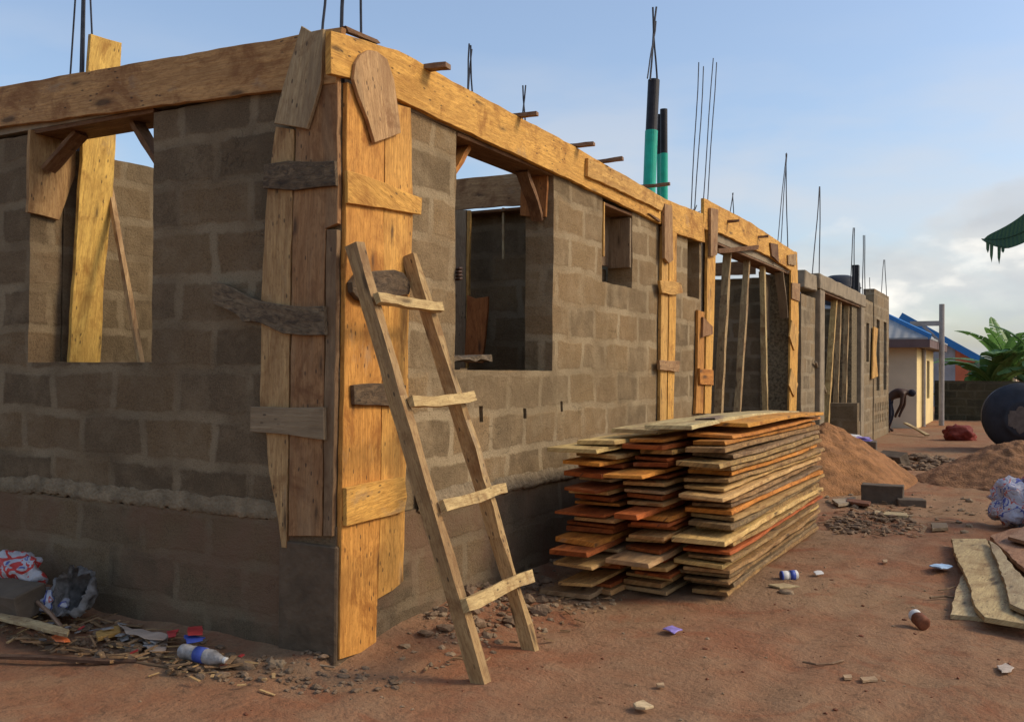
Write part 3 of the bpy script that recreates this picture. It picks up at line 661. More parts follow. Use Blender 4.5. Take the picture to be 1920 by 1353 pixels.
wall('wall', 'X', 0.02, 18.92, 21.5, -.1, 3.42, [(19.35, 19.85, 1.1, 2.75), (20.55, 21.1, 1.1, 2.75)]+[(19.1+i*.3, 19.2+i*.3, z, z+.2) for i in range(8) for z in (.62, .27+.08)], parent=H2, mat=WALL2, seed=25, step=.2)
wall('inner_wall', 'Y', 17.6, -3.5, -.3, -.1, 2.9, parent=H2, mat=BACKW, seed=26, step=.25)
wall('inner_wall', 'X', -3.5, 11.4, 21.5, -.1, 2.9, parent=H2, mat=BACKW, seed=27, step=.3)
wall('wall', 'Y', 21.27, -3.5, -.24, -.1, 3.0, parent=H2, mat=WALL2, seed=28, step=.3)
bm = NB(); add_box(bm, (-.35, 16.3, -.1), (-.05, 16.95, 2.9)); obj('pier', bm, OSB, H2)
flat((-.28, 13.0, 2.875), (.0, 17.05, 2.90), BRN, 'soffit_board', H2, (0, 1, 0))
bX([(1636, 612), (1644, 616), (1640, 660), (1644, 705), (1633, 710)], .03, .03, YEL2, 'window_board', H2)
bars([(1523, 515, 1537, 350, 1.2), (1536, 515, 1538, 350, 1.2), (1594, 545, 1600, 427, 1.3), (1601, 548, 1602, 427, 1.3), (1617, 548, 1619, 441, 1.3), (1622, 550, 1621, 441, 1.3), (1651, 568, 1657, 487, 1.2), (1663, 572, 1659, 487, 1.2), (1631, 550, 1631, 520, 1)], H2, X=-.12, rad=.008, zb=2.95)
bm = NB(); bq = onX(1609, 497, -.35); add_box(bm, (-.47, bq.y-.09, 2.8), (-.33, bq.y+.09, bq.z)); obj('column_form', bm, BLACK, H2)
# loose low block wall in front of the second building
# water tank on its roof line
tkc = onX(1574, 545, -2.0); bm = NB()
for k in range(1):
    prof = [(.0, 4.50), (.28, 4.48), (.50, 4.38), (.60, 4.24), (.61, 4.12), (.64, 4.09), (.61, 4.06), (.61, 3.8), (.64, 3.77), (.61, 3.74), (.61, 2.9)]
    rows = [[bm.verts.new((tkc.x+r*math.cos(a*math.pi/14), tkc.y+r*math.sin(a*math.pi/14), z)) for a in range(28)] if r else [bm.verts.new((tkc.x, tkc.y, z))] for r, z in prof]
    for a in range(28): bm.faces.new((rows[0][0], rows[1][a], rows[1][(a+1) % 28]))
    for q, s_ in zip(rows[1:], rows[2:]):
        for a in range(28): bm.faces.new((q[a], s_[a], s_[(a+1) % 28], q[(a+1) % 28]))
tk = obj('water_tank', bm, TANK, None, smooth=True); tag(tk, 'black domed plastic water tank rising above the rear building', 'water tank')

# ------------------------------------------------------------------ timber props
def prop(px0, px1, X, label, col=(.42, .30, .15, .35), wd=.07, th=.055, zb=None, group='timber props under the beams', name='timber_prop', par=None):
    a = onX(*px0, X); b_ = onX(*px1, X)
    if zb is not None: a = a + (a-b_)*((a.z-zb)/(b_.z-a.z))
    bm = NB(); add_bar(bm, a, b_, wd, th, (0, 1, 0), 12, .006, px0[0]); grain_uv(bm, b_-a)
    o = obj(name, bm, WOOD, None, col); tag(o, label, 'prop', group); return o
prop((1347, 770), (1366, 452), -.10, 'leaning timber prop nearest the orange-yellow column form in the wide opening', zb=.4, th=.09)
prop((1381, 770), (1402, 478), -.10, 'leaning timber prop second from the left in the wide opening', zb=.4, th=.08)
prop((1436, 772), (1428, 493), -.10, 'upright pale timber prop beside the rough concrete pier', (.50, .38, .18, .2), zb=.4, th=.07)
prop((1552, 750), (1564, 562), -.12, 'yellowish slanting prop, leftmost in the opening of the rear building', (.55, .38, .15, .1), zb=.5, wd=.1, th=.1)
prop((1568, 750), (1572, 566), -.12, 'bowed prop in the middle of the rear building opening', zb=.5, wd=.09, th=.09)
prop((1583, 750), (1588, 572), -.12, 'thin prop on the right of the rear building opening', zb=.5, wd=.08, th=.09)
# pole leaning on the rear building
bm = NB(); pa = Vector((.75, 11.45, .25)); pb = onX(1529, 678, .0); pa = onZ(1574, 818, .15); add_tube(bm, [pa, (pa+pb)/2+Vector((0, 0, .02)), pb], [.028, .026, .022], 7); grain_uv(bm, pb-pa)
tag(obj('wooden_pole', bm, WOOD, None, (.42, .36, .26, .6)), 'thin pale pole leaning diagonally against the rear building by the sand heap', 'pole')
# yellow board, stick and others inside the end window
bm = plank_poly([onX(a, b_, -2.42) for a, b_ in ((165, 65), (223, 82), (205, 380), (190, 520), (183, 672), (180, 860), (122, 860), (125, 672), (146, 330))], (1, 0, 0), .03, 77); grain_uv(bm, (0, .12, 1))
tag(obj('yellow_board', bm, WOOD, None, (.70, .46, .12, .0)), 'tall bright yellow board standing in the left window and rising above the beam', 'board')
bm = NB(); add_bar(bm, onX(206, 352, -2.44), onY(279, 672, .30)+Vector((0, 0, -.3)), .035, .03, (0, 1, 0), 6, .003, 3); grain_uv(bm, (0, .3, 1))
tag(obj('thin_stick', bm, WOOD, None, (.45, .30, .15, .2)), 'thin stick leaning across the right half of the left window', 'stick')
# things seen in the yard side window
bm = plank_poly([onY(a, b_, 3.38) for a, b_ in ((857, 395), (879, 395), (878, 690), (856, 690))], (0, -1, 0), .05, 78); grain_uv(bm, (0, 0, 1))
tag(obj('upright_board', bm, WOOD, None, (.33, .25, .16, .6)), 'grey upright board just inside the left edge of the yard window', 'board')
bm = plank_poly([onY(a, b_, 3.36) for a, b_ in ((879, 395), (884, 395), (880, 690), (876, 690))], (0, -1, 0), .03, 79); grain_uv(bm, (0, 0, 1))
tag(obj('pale_batten', bm, WOOD, None, YEL2), 'narrow pale batten beside the grey upright board in the yard window', 'batten')
bm = plank_poly([onY(a, b_, 3.2) for a, b_ in ((878, 553), (893, 560), (918, 556), (914, 610), (908, 680), (874, 680))], (0, -1, 0), .025, 80, jit=.006); grain_uv(bm, (0, 0, 1))
tag(obj('orange_board', bm, WOOD, None, (.42, .16, .05, .0)), 'orange board with a ragged top leaning inside the yard window', 'board')
bm = plank_poly([onY(a, b_, 3.5) for a, b_ in ((943, 390), (947, 390), (947, 486), (943, 486))], (0, -1, 0), .02, 81, jit=.001); grain_uv(bm, (0, 0, 1))
tag(obj('hanging_lath', bm, WOOD, None, PALE), 'short thin lath hanging on the inner wall seen through the yard window', 'lath')
bm = NB(); q0 = Vector((-.13, 1.14, 1.55)); q1 = Vector((-.34, 2.05, 1.60)); add_bar(bm, q0, q1, .17, .03, (1, 0, 0), 8, .012, 5); grain_uv(bm, q1-q0)
tag(obj('sill_plank', bm, BARK, None, (.20, .16, .12, .6)), 'ragged grey plank end lying on the sill of the yard window', 'plank')
bm = NB(); lump(bm, (-2.72+.0, .10, 1.565), (.12, .05, .02), 5); tag(obj('mortar_scrap', bm, CONCD, None), 'dark flat scrap on the sill line at the far left', 'scrap')

# ------------------------------------------------------------------ ladder
LD = empty('wooden_ladder', (.78, .4, 0), 'rough home-made wooden ladder with four rungs leaning against the corner', 'ladder')
LP0 = Vector((.79, .12, 0)); LT = onX(665, 458, .10); RB = Vector((.77, .70, 0)); RTp = onX(770, 478, .06)
ln = (LT-LP0).cross(RB-LP0).normalized()
if ln.x < 0: ln = -ln
strut(LP0+Vector((0, 0, -.02)), LT, .062, .078, (0, 1, 0), (.42, .28, .13, .35), 'rail', LD, 14, 2, .004)
strut(RB+Vector((0, 0, -.02)), RTp, .050, .075, (0, 1, 0), (.46, .32, .15, .25), 'rail', LD, 14, 5, .006)
for (x0, y0, x1, y1, wd, s_) in ((706, 561, 828, 575, .052, 1), (772, 755, 887, 745, .055, 2), (830, 948, 947, 916, .055, 3), (870, 1133, 997, 1080, .066, 4)):
    pp = LP0+ln*.062
    a = onP(x0, y0, pp, ln); b_ = onP(x1, y1, pp, ln)
    strut(a, b_, wd, .032, (LT-LP0), (.56, .42, .20, .1), 'rung', LD, 8, s_, .004)

# ------------------------------------------------------------------ lumber stack
def sawn(name, x0, x1, y0, y1, z, th, seed, col, cut0=.0, cut1=0., mat=None, zf=None):
    r = random.Random(seed); bm = NB(); n = 16; rings = []
    ph = r.uniform(0, 6); sx = r.uniform(-.012, .012)
    for i in range(n+1):
        f = i/n; y = y0+(y1-y0)*f
        wl = .010*math.sin(f*5+ph)+.003*math.sin(f*13+ph*2)+r.uniform(-.004, .004); wr = .011*math.sin(f*4+ph*1.7)+.003*math.sin(f*15+ph)+r.uniform(-.006, .006)
        zz = z+(zf(x0, y) if zf else 0)+.0030*math.sin(f*5+ph)+.001*math.sin(f*17+ph*2); sh = sx*(f-.5)*2
        tl = .004*math.sin(ph+f*3)
        ys = [y+(cut0 if i == 0 else cut1 if i == n else 0)*s_ for s_ in (0, 1, 1, 0)]
        wa = r.uniform(0, .006)
        rings.append([bm.verts.new(p) for p in ((x0+wl+sh, ys[0], zz-tl), (x1+wr+sh+wa, ys[1], zz+tl), (x1+wr+sh-wa, ys[2], zz+th+tl), (x0+wl+sh, ys[3], zz+th-tl))])
    for i in range(n):
        for k in range(4): bm.faces.new((rings[i][k], rings[i+1][k], rings[i+1][(k+1) % 4], rings[i][(k+1) % 4]))
    bm.faces.new(rings[0]); bm.faces.new(rings[-1][::-1])
    bmesh.ops.recalc_face_normals(bm, faces=bm.faces)
    bmesh.ops.bevel(bm, geom=[e for e in bm.edges if len(e.link_faces) == 2 and e.calc_face_angle(0) > .8], offset=.0025, segments=1, affect='EDGES')
    grain_uv(bm, (0, 1, 0)); return obj(name, bm, mat or WOOD, None, col)
NUM = ['lowest', 'second', 'third', 'fourth', 'fifth', 'sixth', 'seventh', 'eighth', 'ninth', 'tenth', 'eleventh', 'twelfth', 'thirteenth', 'fourteenth', 'fifteenth', 'sixteenth', 'seventeenth', 'eighteenth', 'nineteenth', 'twentieth', 'twenty-first', 'twenty-second', 'twenty-third', 'twenty-fourth', 'twenty-fifth', 'twenty-sixth', 'twenty-seventh', 'twenty-eighth']
sr = random.Random(42)
O_, RR_, T_, G_, P_ = (.60, .255, .045, 0.), (.38, .105, .024, .05), (.54, .34, .13, .22), (.46, .31, .145, .42), (.62, .43, .17, .15)
pal = {'o': (O_, 'orange'), 'r': (RR_, 'red-brown'), 't': (T_, 'tan'), 'g': (G_, 'grey'), 'p': (P_, 'pale')}
columns = [('left', .36, .69, 1.98, 'trtrtpgrorrtrortrgrrot'),
           ('middle', .72, 1.02, 2.10, 'gttrtrgrttrrortrgtrorrtro'),
           ('right', 1.06, 1.39, 2.30, 'tgtgtptrtptgtogtpttottgtoo'[:26])]
long_out = {('left', 2): -.25, ('left', 5): -.42, ('left', 7): -.38, ('left', 8): -.30, ('left', 16): -.30, ('left', 12): -.15, ('middle', 6): -.30, ('middle', 13): -.28, ('middle', 19): -.30,
            ('right', 9): -.30, ('right', 16): -.25, ('right', 21): -.28, ('right', 23): -.30, ('left', 20): -.1, ('right', 24): -.1}
def stz(x, y): return .05*max(0, (y-3.2)/2.2)*0
for cn, x0, x1, ys, cols in columns:
    z = gz((x0+x1)/2, 3)+.012; n = len(cols)
    H_ = {'left': .97, 'middle': 1.07, 'right': 1.10}[cn]
    pitch_ = (H_-z)/n
    for i, ch in enumerate(cols):
        col, cnm = pal[ch]
        bark = cn == 'right' and ch in 'gt' and sr.random() < .8
        k = sr.uniform(.8, 1.2); col = (col[0]*k, col[1]*k*sr.uniform(.93, 1.05), col[2]*k, min(1, max(0, col[3]+sr.uniform(-.12, .12))))
        dy = sr.uniform(-.06, .16)+long_out.get((cn, i), 0)
        a = x0+sr.uniform(-.03, .07); b_ = x1+(sr.uniform(-.035, .012) if cn == 'right' else sr.uniform(-.06, .02))
        if cn == 'right': b_ += .05*math.sin(i/25*3.1)-.03
        th = min(pitch_-.004, sr.uniform(.018, .033))
        o = sawn('sawn_plank', a, b_, ys+dy, 5.40+sr.uniform(-.10, .12), z, th, 100+i*7+int(x0*50), col, sr.uniform(-.05, .05), sr.uniform(-.04, .04), mat=BARK2 if bark else None, zf=None)
        tag(o, '%s sawn plank, %s from the ground in the %s column of the lumber stack' % (cnm, NUM[i], cn), 'plank', 'planks in the lumber stack')
        z += pitch_
sx_ = [(.34, .66, 1.72, 5.1, .975, (.56, .42, .17, .05), 'yellow top plank over the left column of the stack, lower of two'), (.44, .70, 1.95, 5.0, 1.012, (.60, .44, .18, .05), 'yellow top plank over the left column of the stack, upper of two'),
       (.60, .92, 2.20, 5.3, 1.078, (.50, .40, .20, .35), 'pale warped plank on top of the stack nearest the wall'),
       (.90, 1.20, 2.02, 5.35, 1.125, (.56, .47, .24, .15), 'pale yellow plank lying on top of the middle of the stack'),
       (1.09, 1.40, 2.65, 5.42, 1.112, (.62, .30, .05, .0), 'bright orange plank on the top right of the stack')]
for i, (a, b_, c, d, z, col, lab) in enumerate(sx_):
    o = sawn('sawn_plank', a, b_, c, d, z, .028, 900+i, col, .06, .0, zf=lambda x, y: .02*math.sin((y-2)*1.1)*(1 if z > 1.02 else 0)); tag(o, lab, 'plank', 'planks in the lumber stack')
o = sawn('sawn_plank', 1.06, 1.20, 2.55, 3.1, 1.155, .022, 950, (.20, .16, .15, .6), .10, 0); tag(o, 'short grey broken plank piece on top of the orange planks', 'plank')
o = sawn('sawn_plank', .30, .62, 1.70, 2.6, .004+gz(.4, 2), .03, 951, (.32, .22, .12, .4), .05, .0); tag(o, 'tan plank end on the soil poking out from under the left column', 'plank')

# ------------------------------------------------------------------ planks lying at the right
def lying(px, z, th, col, lab, seed, g=(.1, 1, 0), mat=None):
    bm = plank_poly([onZ(a, b_, z) for a, b_ in px], (0, 0, 1), th, seed, jit=.006); grain_uv(bm, g); tag(obj('loose_plank', bm, mat or WOOD, None, col), lab, 'plank', 'planks lying on the soil at the right edge')
lying([(1806, 1080), (1830, 1075), (1850, 1120), (1880, 1166), (1840, 1166), (1782, 1160), (1790, 1120)], .004, .03, PALE, 'short pale plank corner lying lowest at the right edge', 1)
lying([(1783, 1016), (1848, 1016), (1866, 1040), (1880, 1090), (1893, 1135), (1935, 1168), (1990, 1185), (1940, 1182), (1880, 1172), (1846, 1166), (1826, 1140), (1818, 1105), (1806, 1078), (1792, 1050)], .045, .032, (.50, .39, .20, .3), 'wide curved pale plank lying on the soil at the right edge', 2)
lying([(1852, 1018), (1872, 1030), (1900, 1070), (1940, 1110), (1990, 1180), (1960, 1170), (1893, 1140), (1878, 1080)], .09, .03, (.42, .35, .21, .5), 'grey-edged plank lying on top of the wide pale one', 3)
lying([(1856, 1012), (1895, 998), (1990, 985), (2060, 1040), (2060, 1150), (1960, 1110), (1905, 1060)], .06, .035, (.36, .20, .11, .25), 'red-brown wide plank at the right edge behind the pale ones', 4)
lying([(1890, 1012), (1920, 992), (1990, 985), (2060, 1010), (1990, 1020), (1925, 1022)], .12, .03, (.33, .20, .12, .35), 'short brown plank on top of the red-brown one', 5)

# ------------------------------------------------------------------ heaps of sand
def heap(name, cx, cy, rx, ry, h, mat, lab, seed, ang=0):
    bm = NB(); n = 110; m_ = 50; c = Vector((cx, cy, 0)); rows = []
    for j in range(m_+1):
        f = j/m_; row = []
        for i in range(n):
            a = 2*math.pi*i/n; k = 1+.16*noise.noise(Vector((math.cos(a)*1.3+seed, math.sin(a)*1.3, 0)))
            x = math.cos(a)*rx*f*k; y = math.sin(a)*ry*f*k
            z = h*(1-f**1.25)**1.05+.10*h*fbm((x*2.2+seed, y*2.2, 1), 4)*(1-f*.5)+.03*fbm((x*8, y*8, seed), 3)
            if j == m_: z = -.05
            xr = x*math.cos(ang)-y*math.sin(ang); yr = x*math.sin(ang)+y*math.cos(ang)
            row.append(bm.verts.new((cx+xr, cy+yr, z)))
            if j == 0: row = row*n; break
        rows.append(row)
    for a_, b_ in zip(rows, rows[1:]):
        for i in range(n):
            q = [a_[i], a_[(i+1) % n], b_[(i+1) % n], b_[i]]
            q2 = []
            for v in q:
                if v not in q2: q2.append(v)
            bm.faces.new(q2)
    bmesh.ops.recalc_face_normals(bm, faces=bm.faces)
    tag(obj(name, bm, mat, None, smooth=True), lab, 'sand heap', 'sand heaps')
heap('sand_heap', .60, 10.0, 1.15, 2.0, .80, SAND, 'orange-brown sand heap behind the far end of the lumber stack', 1)
heap('sand_heap', 2.95, 11.2, 1.25, 1.7, .58, SANDR, 'dull brown sand heap in front of the big black tank', 5)

# ------------------------------------------------------------------ block pieces
def block(name, c, size, rz, mat, lab, rx=0, hollow=False, cat='block', group=None):
    bm = NB(); s_ = Vector(size)
    rot = Matrix.Rotation(rz, 3, 'Z') @ Matrix.Rotation(rx, 3, 'X')
    add_box(bm, -s_/2, s_/2, bev=.008)
    bmesh.ops.subdivide_edges(bm, edges=[e for e in bm.edges if e.calc_length() > .08], cuts=3, use_grid_fill=True)
    for v in bm.verts:
        v.co += v.co.normalized()*(.010*fbm(v.co*9+Vector((c[0], c[1], 0)), 3))
        v.co = rot @ v.co + Vector(c)+Vector((0, 0, s_.z/2))
    box_uv(bm); return tag(obj(name, bm, mat, None), lab, cat, group)
BLK = simple('single_sandcrete_block', (.115, .085, .058), .95, .25, 6, .5, .008)
block('concrete_block', (.70, 12.2, 0), (.55, .5, .42), .1, BLK, 'dark block under the purple wrappers by the rear building')
block('concrete_block', (1.18, 12.5, 0), (.45, .23, .22), -.5, BLK, 'tilted dark block beside the rubble heap', .35)
block('concrete_block', (1.62, 7.85, 0), (.45, .24, .22), .05, BLK, 'lone dark sandcrete block in the middle of the yard')
block('broken_block', (1.93, 7.75, 0), (.30, .2, .09), .3, BLK, 'low broken block piece right of the lone dark block', cat='block')
block('concrete_block', tuple(onY(8, 1150, -.42)), (.42, .22, .16), .15, BLK, 'block at the bottom left under the printed sacks', .2)
for i in range(5):
    block('concrete_block', (-.55-.0*i, 7.5+.12*(i % 3), .4+.23*(i//3)), (.3, .11, .23), .0, BACKW, 'grey block in the small pile inside the wide opening, %s' % ('bottom front', 'bottom middle', 'bottom back', 'top front', 'top back')[i], group='blocks inside the wide opening')
bm = NB(); rr = random.Random(3)
wall('low_block_wall', 'Y', 13.4, .05, .50, -.1, .98, mat=BACKW, seed=31, step=.12)
tag(bpy.data.objects['low_block_wall'], 'short dark block wall standing out in front of the rear building opening', 'wall')

# ------------------------------------------------------------------ rubble
def rubble(name, cx, cy, rx, ry, n, smin, smax, mat, lab, seed, hb=0.0, fz=None, sub=1):
    bm = NB(); r = random.Random(seed)
    for i in range(n):
        a = r.uniform(0, 6.28); q = math.sqrt(r.random()); x = cx+rx*q*math.cos(a); y = cy+ry*q*math.sin(a); s_ = smin+(smax-smin)*r.random()**2.5
        z = (fz(x, y) if fz else gz(x, y))+hb*(1-q)*r.random()
        lump(bm, (x, y, z+s_*.2), (s_*r.uniform(.7, 1.4), s_*r.uniform(.7, 1.2), s_*r.uniform(.35, .7)), i+seed*100, sub, .6)
    tag(obj(name, bm, mat, None), lab, 'rubble', kind='stuff')
rubble('rubble', .35, 1.9, .40, 1.9, 600, .004, .030, STONE, 'mortar crumbs and soil lumps banked along the foot of the yard wall', 1)
rubble('rubble', .25, 1.3, .28, .8, 160, .008, .055, RUB, 'larger mortar rubble near the ladder at the wall foot', 2, .06)
rubble('rubble', -1.4, -.34, 1.6, .24, 700, .003, .032, RUB, 'earth crumbs and rubble along the foot of the end wall', 3, .03)
rubble('rubble', .08, -.16, .42, .2, 160, .003, .024, RUB, 'small rubble round the foot of the corner', 4)
rubble('rubble', 1.72, 6.2, .42, .75, 420, .006, .045, RUB, 'grey mortar rubble beyond the lumber stack', 5, .06)
rubble('rubble', 1.45, 13.3, .75, 1.3, 420, .015, .09, RUB, 'grey rubble heap in front of the cream house', 6, .18)
rubble('rubble', 1.7, 7.2, 1.3, 1.9, 160, .006, .05, STONE, 'scattered crumbs on the soil in the middle of the yard', 7)
rubble('pebbles', 1.4, 1.2, 2.6, 3.0, 520, .002, .012, STONE, 'tiny pebbles and crumbs on the red soil', 8)
rubble('pebbles', 1.6, .8, 2.6, 2.6, 300, .002, .014, RUSTM, 'small dark clods on the red soil', 9)

# ------------------------------------------------------------------ litter
def sack(name, c, r, mat, lab, seed, cat='sack', amp=.45, rot=0):
    bm = NB(); g = lump(bm, (0, 0, 0), r, seed, 4, amp); c = Vector(c); mt = Matrix.Rotation(rot, 3, 'Z')
    for v in g:
        d = .10*min(r)*noise.noise(v.co*(9/max(r)*.3)+Vector((seed, 0, 0))); rd = abs(noise.noise(v.co*14+Vector((seed, 4, 0))))
        v.co = mt @ (v.co*(1+.13*rd-.05)+v.co.normalized()*d)+c
        v.co.z = max(v.co.z, gz(v.co.x, v.co.y)-.01)
    return tag(obj(name, bm, mat, None, smooth=True), lab, cat)
sack('printed_sack', (3.05, 6.75, .22), (.30, .24, .24), SACK1, 'blue white and red printed woven sack at the right edge', 3)
sack('printed_sack', (3.22, 6.85, .42), (.20, .18, .20), SACK1, 'upper crumpled woven sack on top of the one at the right edge', 6)
sack('printed_sack', onY(30, 1075, -.24), (.20, .13, .13), SACK2, 'red and white printed sack crumpled at the far left by the wall', 8)
sack('printed_sack', onY(96, 1128, -.26), (.11, .08, .06), SACK1, 'small purple and white wrapper next to the red sack', 9, 'wrapper')
# open clear plastic bag
bm = NB(); n = 60; cc_ = Vector((-1.72, -.20, .20)); ax = Vector((.30, -.78, .42)).normalized(); s1 = ax.cross(Vector((0, 0, 1))).normalized(); s2 = s1.cross(ax)
rows = []
for j in range(19):
    f = j/18; rr_ = .130*math.sin(.35+f*1.45)*(1-.12*f); row = []
    for i in range(n):
        a = 2*math.pi*i/n; k = 1+.42*noise.noise(Vector((math.cos(a)*1.6, math.sin(a)*1.6, f*3)))+.22*noise.noise(Vector((math.cos(a)*5, math.sin(a)*5, f*9)))*(.4+f)
        row.append(bm.verts.new(cc_+ax*(-.10+.19*f)+(s1*math.cos(a)*.95+s2*math.sin(a)*1.05)*rr_*k))
    rows.append(row)
for a_, b_ in zip(rows, rows[1:]):
    for i in range(n): bm.faces.new((a_[i], a_[(i+1) % n], b_[(i+1) % n], b_[i]))
bm.faces.new(rows[0])
bmesh.ops.solidify(bm, geom=bm.faces[:], thickness=.003)
tag(obj('plastic_bag', bm, PLASTIC, None, smooth=True), 'crumpled open grey plastic bag lying against the end wall', 'bag')
def piece(name, px, z, th, mat, lab, cat, seed=0, color=None, curl=0.0):
    bm = plank_poly([onZ(a, b_, z) for a, b_ in px], (0, 0, 1), th, seed, step=.03, jit=.004)
    if curl:
        c = sum((v.co for v in bm.verts), Vector())/len(bm.verts)
        for v in bm.verts: v.co.z += curl*.06*(1+noise.noise(v.co*14+Vector((seed, 0, 0))))
    grain_uv(bm, (1, 0, 0)); return tag(obj(name, bm, mat, None, color), lab, cat)
piece('cardboard_scrap', [(220, 1172), (250, 1182), (318, 1196), (300, 1206), (270, 1202), (236, 1192)], .07, .004, CARD, 'pale torn cardboard scrap near the plastic bag', 'scrap', 1, curl=.25)
piece('cardboard_scrap', [(262, 1200), (318, 1198), (310, 1224), (280, 1226)], .035, .006, CARD, 'brown cardboard scrap left of the plastic bottle', 'scrap', 2, curl=.2)
piece('wood_scrap', [(0, 1155), (60, 1166), (130, 1186), (126, 1195), (50, 1176), (0, 1164)], .10, .02, WOOD, 'pale board end among the rubbish at the bottom left', 'board', 3, PALE)
piece('wood_scrap', [(180, 1190), (222, 1178), (226, 1190), (184, 1202)], .05, .02, WOOD, 'small yellow wood scrap below the plastic bag', 'wood scrap', 4, YEL2)
piece('wood_scrap', [(200, 1234), (258, 1224), (262, 1234), (206, 1244)], .02, .015, WOOD, 'orange-brown splinter at the end of the dark stick', 'wood scrap', 5, LBRN)
piece('orange_wrapper', [(96, 1197), (112, 1192), (132, 1208), (120, 1214), (104, 1208)], .05, .006, PORG, 'bright orange wrapper at the bottom left', 'wrapper', 6, curl=.3)
piece('red_strip', [(384, 1232), (396, 1232), (430, 1246), (424, 1254), (398, 1243)], .02, .006, PRED, 'red plastic strip under the bottle', 'strip', 7)
piece('red_wrapper', [(312, 1190), (336, 1188), (330, 1200), (316, 1200)], .07, .006, PRED, 'small red wrapper near the cardboard', 'wrapper', 8, curl=.3)
piece('wrapper', [(345, 1200), (385, 1200), (380, 1210), (350, 1212)], .09, .006, PBLUE, 'blue wrapper against the end wall', 'wrapper', 9, curl=.3)
piece('wrapper', [(352, 1186), (378, 1180), (380, 1196), (352, 1199)], .11, .006, PRED, 'dark red wrapper above the blue one', 'wrapper', 10, curl=.3)
piece('purple_sachet', [(1242, 1186), (1260, 1181), (1280, 1187), (1264, 1193)], .012, .006, PPURP, 'purple and white sachet lying on the bare soil in front of the stack', 'sachet', 11, curl=.3)
piece('blue_sachet', [(1742, 1066), (1765, 1062), (1787, 1067), (1765, 1073)], .015, .008, simple('pale_blue_foil', (.30, .42, .55), .3, .3, 30, .1), 'pale blue foil sachet left of the lying planks', 'sachet', 12, curl=.3)
piece('pale_chip', [(1187, 1322), (1206, 1315), (1226, 1327), (1210, 1331), (1192, 1329)], .01, .012, WOOD, 'pale wood chip at the bottom edge', 'chip', 13, (.66, .52, .32, 0))
piece('pale_chip', [(1440, 1098), (1470, 1095), (1500, 1101), (1462, 1104)], .01, .012, WOOD, 'flat pale wood chip beside the stone near the stack', 'chip', 14, PALE)
piece('white_scrap', [(1868, 1250), (1885, 1245), (1902, 1254), (1896, 1262), (1878, 1264)], .008, .004, simple('trodden_paper', (.42, .34, .27), .9, .3, 30, .3), 'trodden pale paper scrap at the lower right', 'scrap', 15, curl=.1)
piece('white_scrap', [(1525, 1076), (1540, 1074), (1545, 1080), (1530, 1081)], .015, .006, WHITE, 'tiny white scrap right of the blue and white can', 'scrap', 16, curl=.2)
for i, px in enumerate((((1612, 1272), (1640, 1270), (1646, 1277), (1618, 1279)), ((1580, 1268), (1596, 1267), (1598, 1273), (1584, 1274)), ((1230, 1284), (1244, 1282), (1246, 1288), (1233, 1288)), ((1655, 1050), (1664, 1050), (1664, 1055), (1656, 1055)))):
    piece('pale_chip', px, .008, .01, WOOD, ('larger tan chip between the stick and the paper scrap', 'smaller tan chip between the stick and the paper scrap', 'small pale chip near the bottom edge chip', 'tiny yellow chip on the red soil beyond the can')[i], 'chip', 20+i, (.5, .36, .22, .1))
bm = NB(); lump(bm, onZ(1474, 1110, .012), (.055, .04, .02), 4, 3, .3); tag(obj('stone', bm, STONE, None, smooth=True), 'flat pale stone on the soil in front of the stack corner', 'stone')
bm = NB(); lump(bm, onZ(452, 1248, .02), (.085, .05, .035), 8, 3, .35); tag(obj('stone', bm, RUB, None, smooth=True), 'brown stone at the right end of the rubbish by the end wall', 'stone')
bm = NB(); lump(bm, onZ(520, 1250, .02), (.05, .04, .035), 18, 3, .45); tag(obj('stone', bm, STONE, None), 'grey lump below the dark corner stub', 'stone')
def twig(pts, rad, lab, col=(.16, .10, .06, .5), cat='stick', name='twig', mat=None):
    bm = NB(); add_tube(bm, pts, rad, 6); grain_uv(bm, Vector(pts[-1])-Vector(pts[0])); return tag(obj(name, bm, mat or WOOD, None, col), lab, cat)
twig([onZ(-60, 1228, .03), onZ(80, 1232, .035), onZ(180, 1238, .03), onZ(256, 1240, .02)], .016, 'long dark stick lying below the rubbish at the bottom left', (.12, .07, .045, .3))
twig([onZ(250, 1240, .02), onZ(330, 1252, .012), onZ(400, 1258, .012)], .007, 'thin dark twig continuing from the long stick')
twig([onZ(1505, 1240, .006), onZ(1530, 1245, .008), onZ(1560, 1243, .008), onZ(1582, 1237, .006)], .006, 'curved thin twig on the soil at the lower right', (.24, .15, .09, .4))
twig([onZ(70, 1128, .16), onZ(95, 1150, .12), onZ(118, 1178, .05)], .012, 'slanting stick among the rubbish below the printed sacks', (.30, .2, .14, .4))
twig([onZ(1744, 1120, .01), onZ(1770, 1117, .012), onZ(1795, 1120, .01)], .008, 'short dark twig left of the lying planks')
twig([onZ(1760, 1106, .01), onZ(1775, 1104, .012), onZ(1792, 1099, .01)], .005, 'thin twig just above the short dark one')
twig([onZ(540, 1243, .012), onZ(590, 1245, .015), onZ(628, 1250, .012)], .006, 'thin pale root at the foot of the corner stub', (.35, .26, .17, .3))
twig([onZ(840, 1184, .01), onZ(800, 1190, .02), onZ(740, 1196, .02)], .004, 'pale straw on the soil left of the ladder', (.5, .4, .25, .1))
twig([onX(780, 868, .05), onX(800, 895, .07), onX(812, 940, .08), onX(822, 990, .07)], .008, 'thin crooked stick leaning on the wall behind the ladder', (.14, .09, .05, .4))
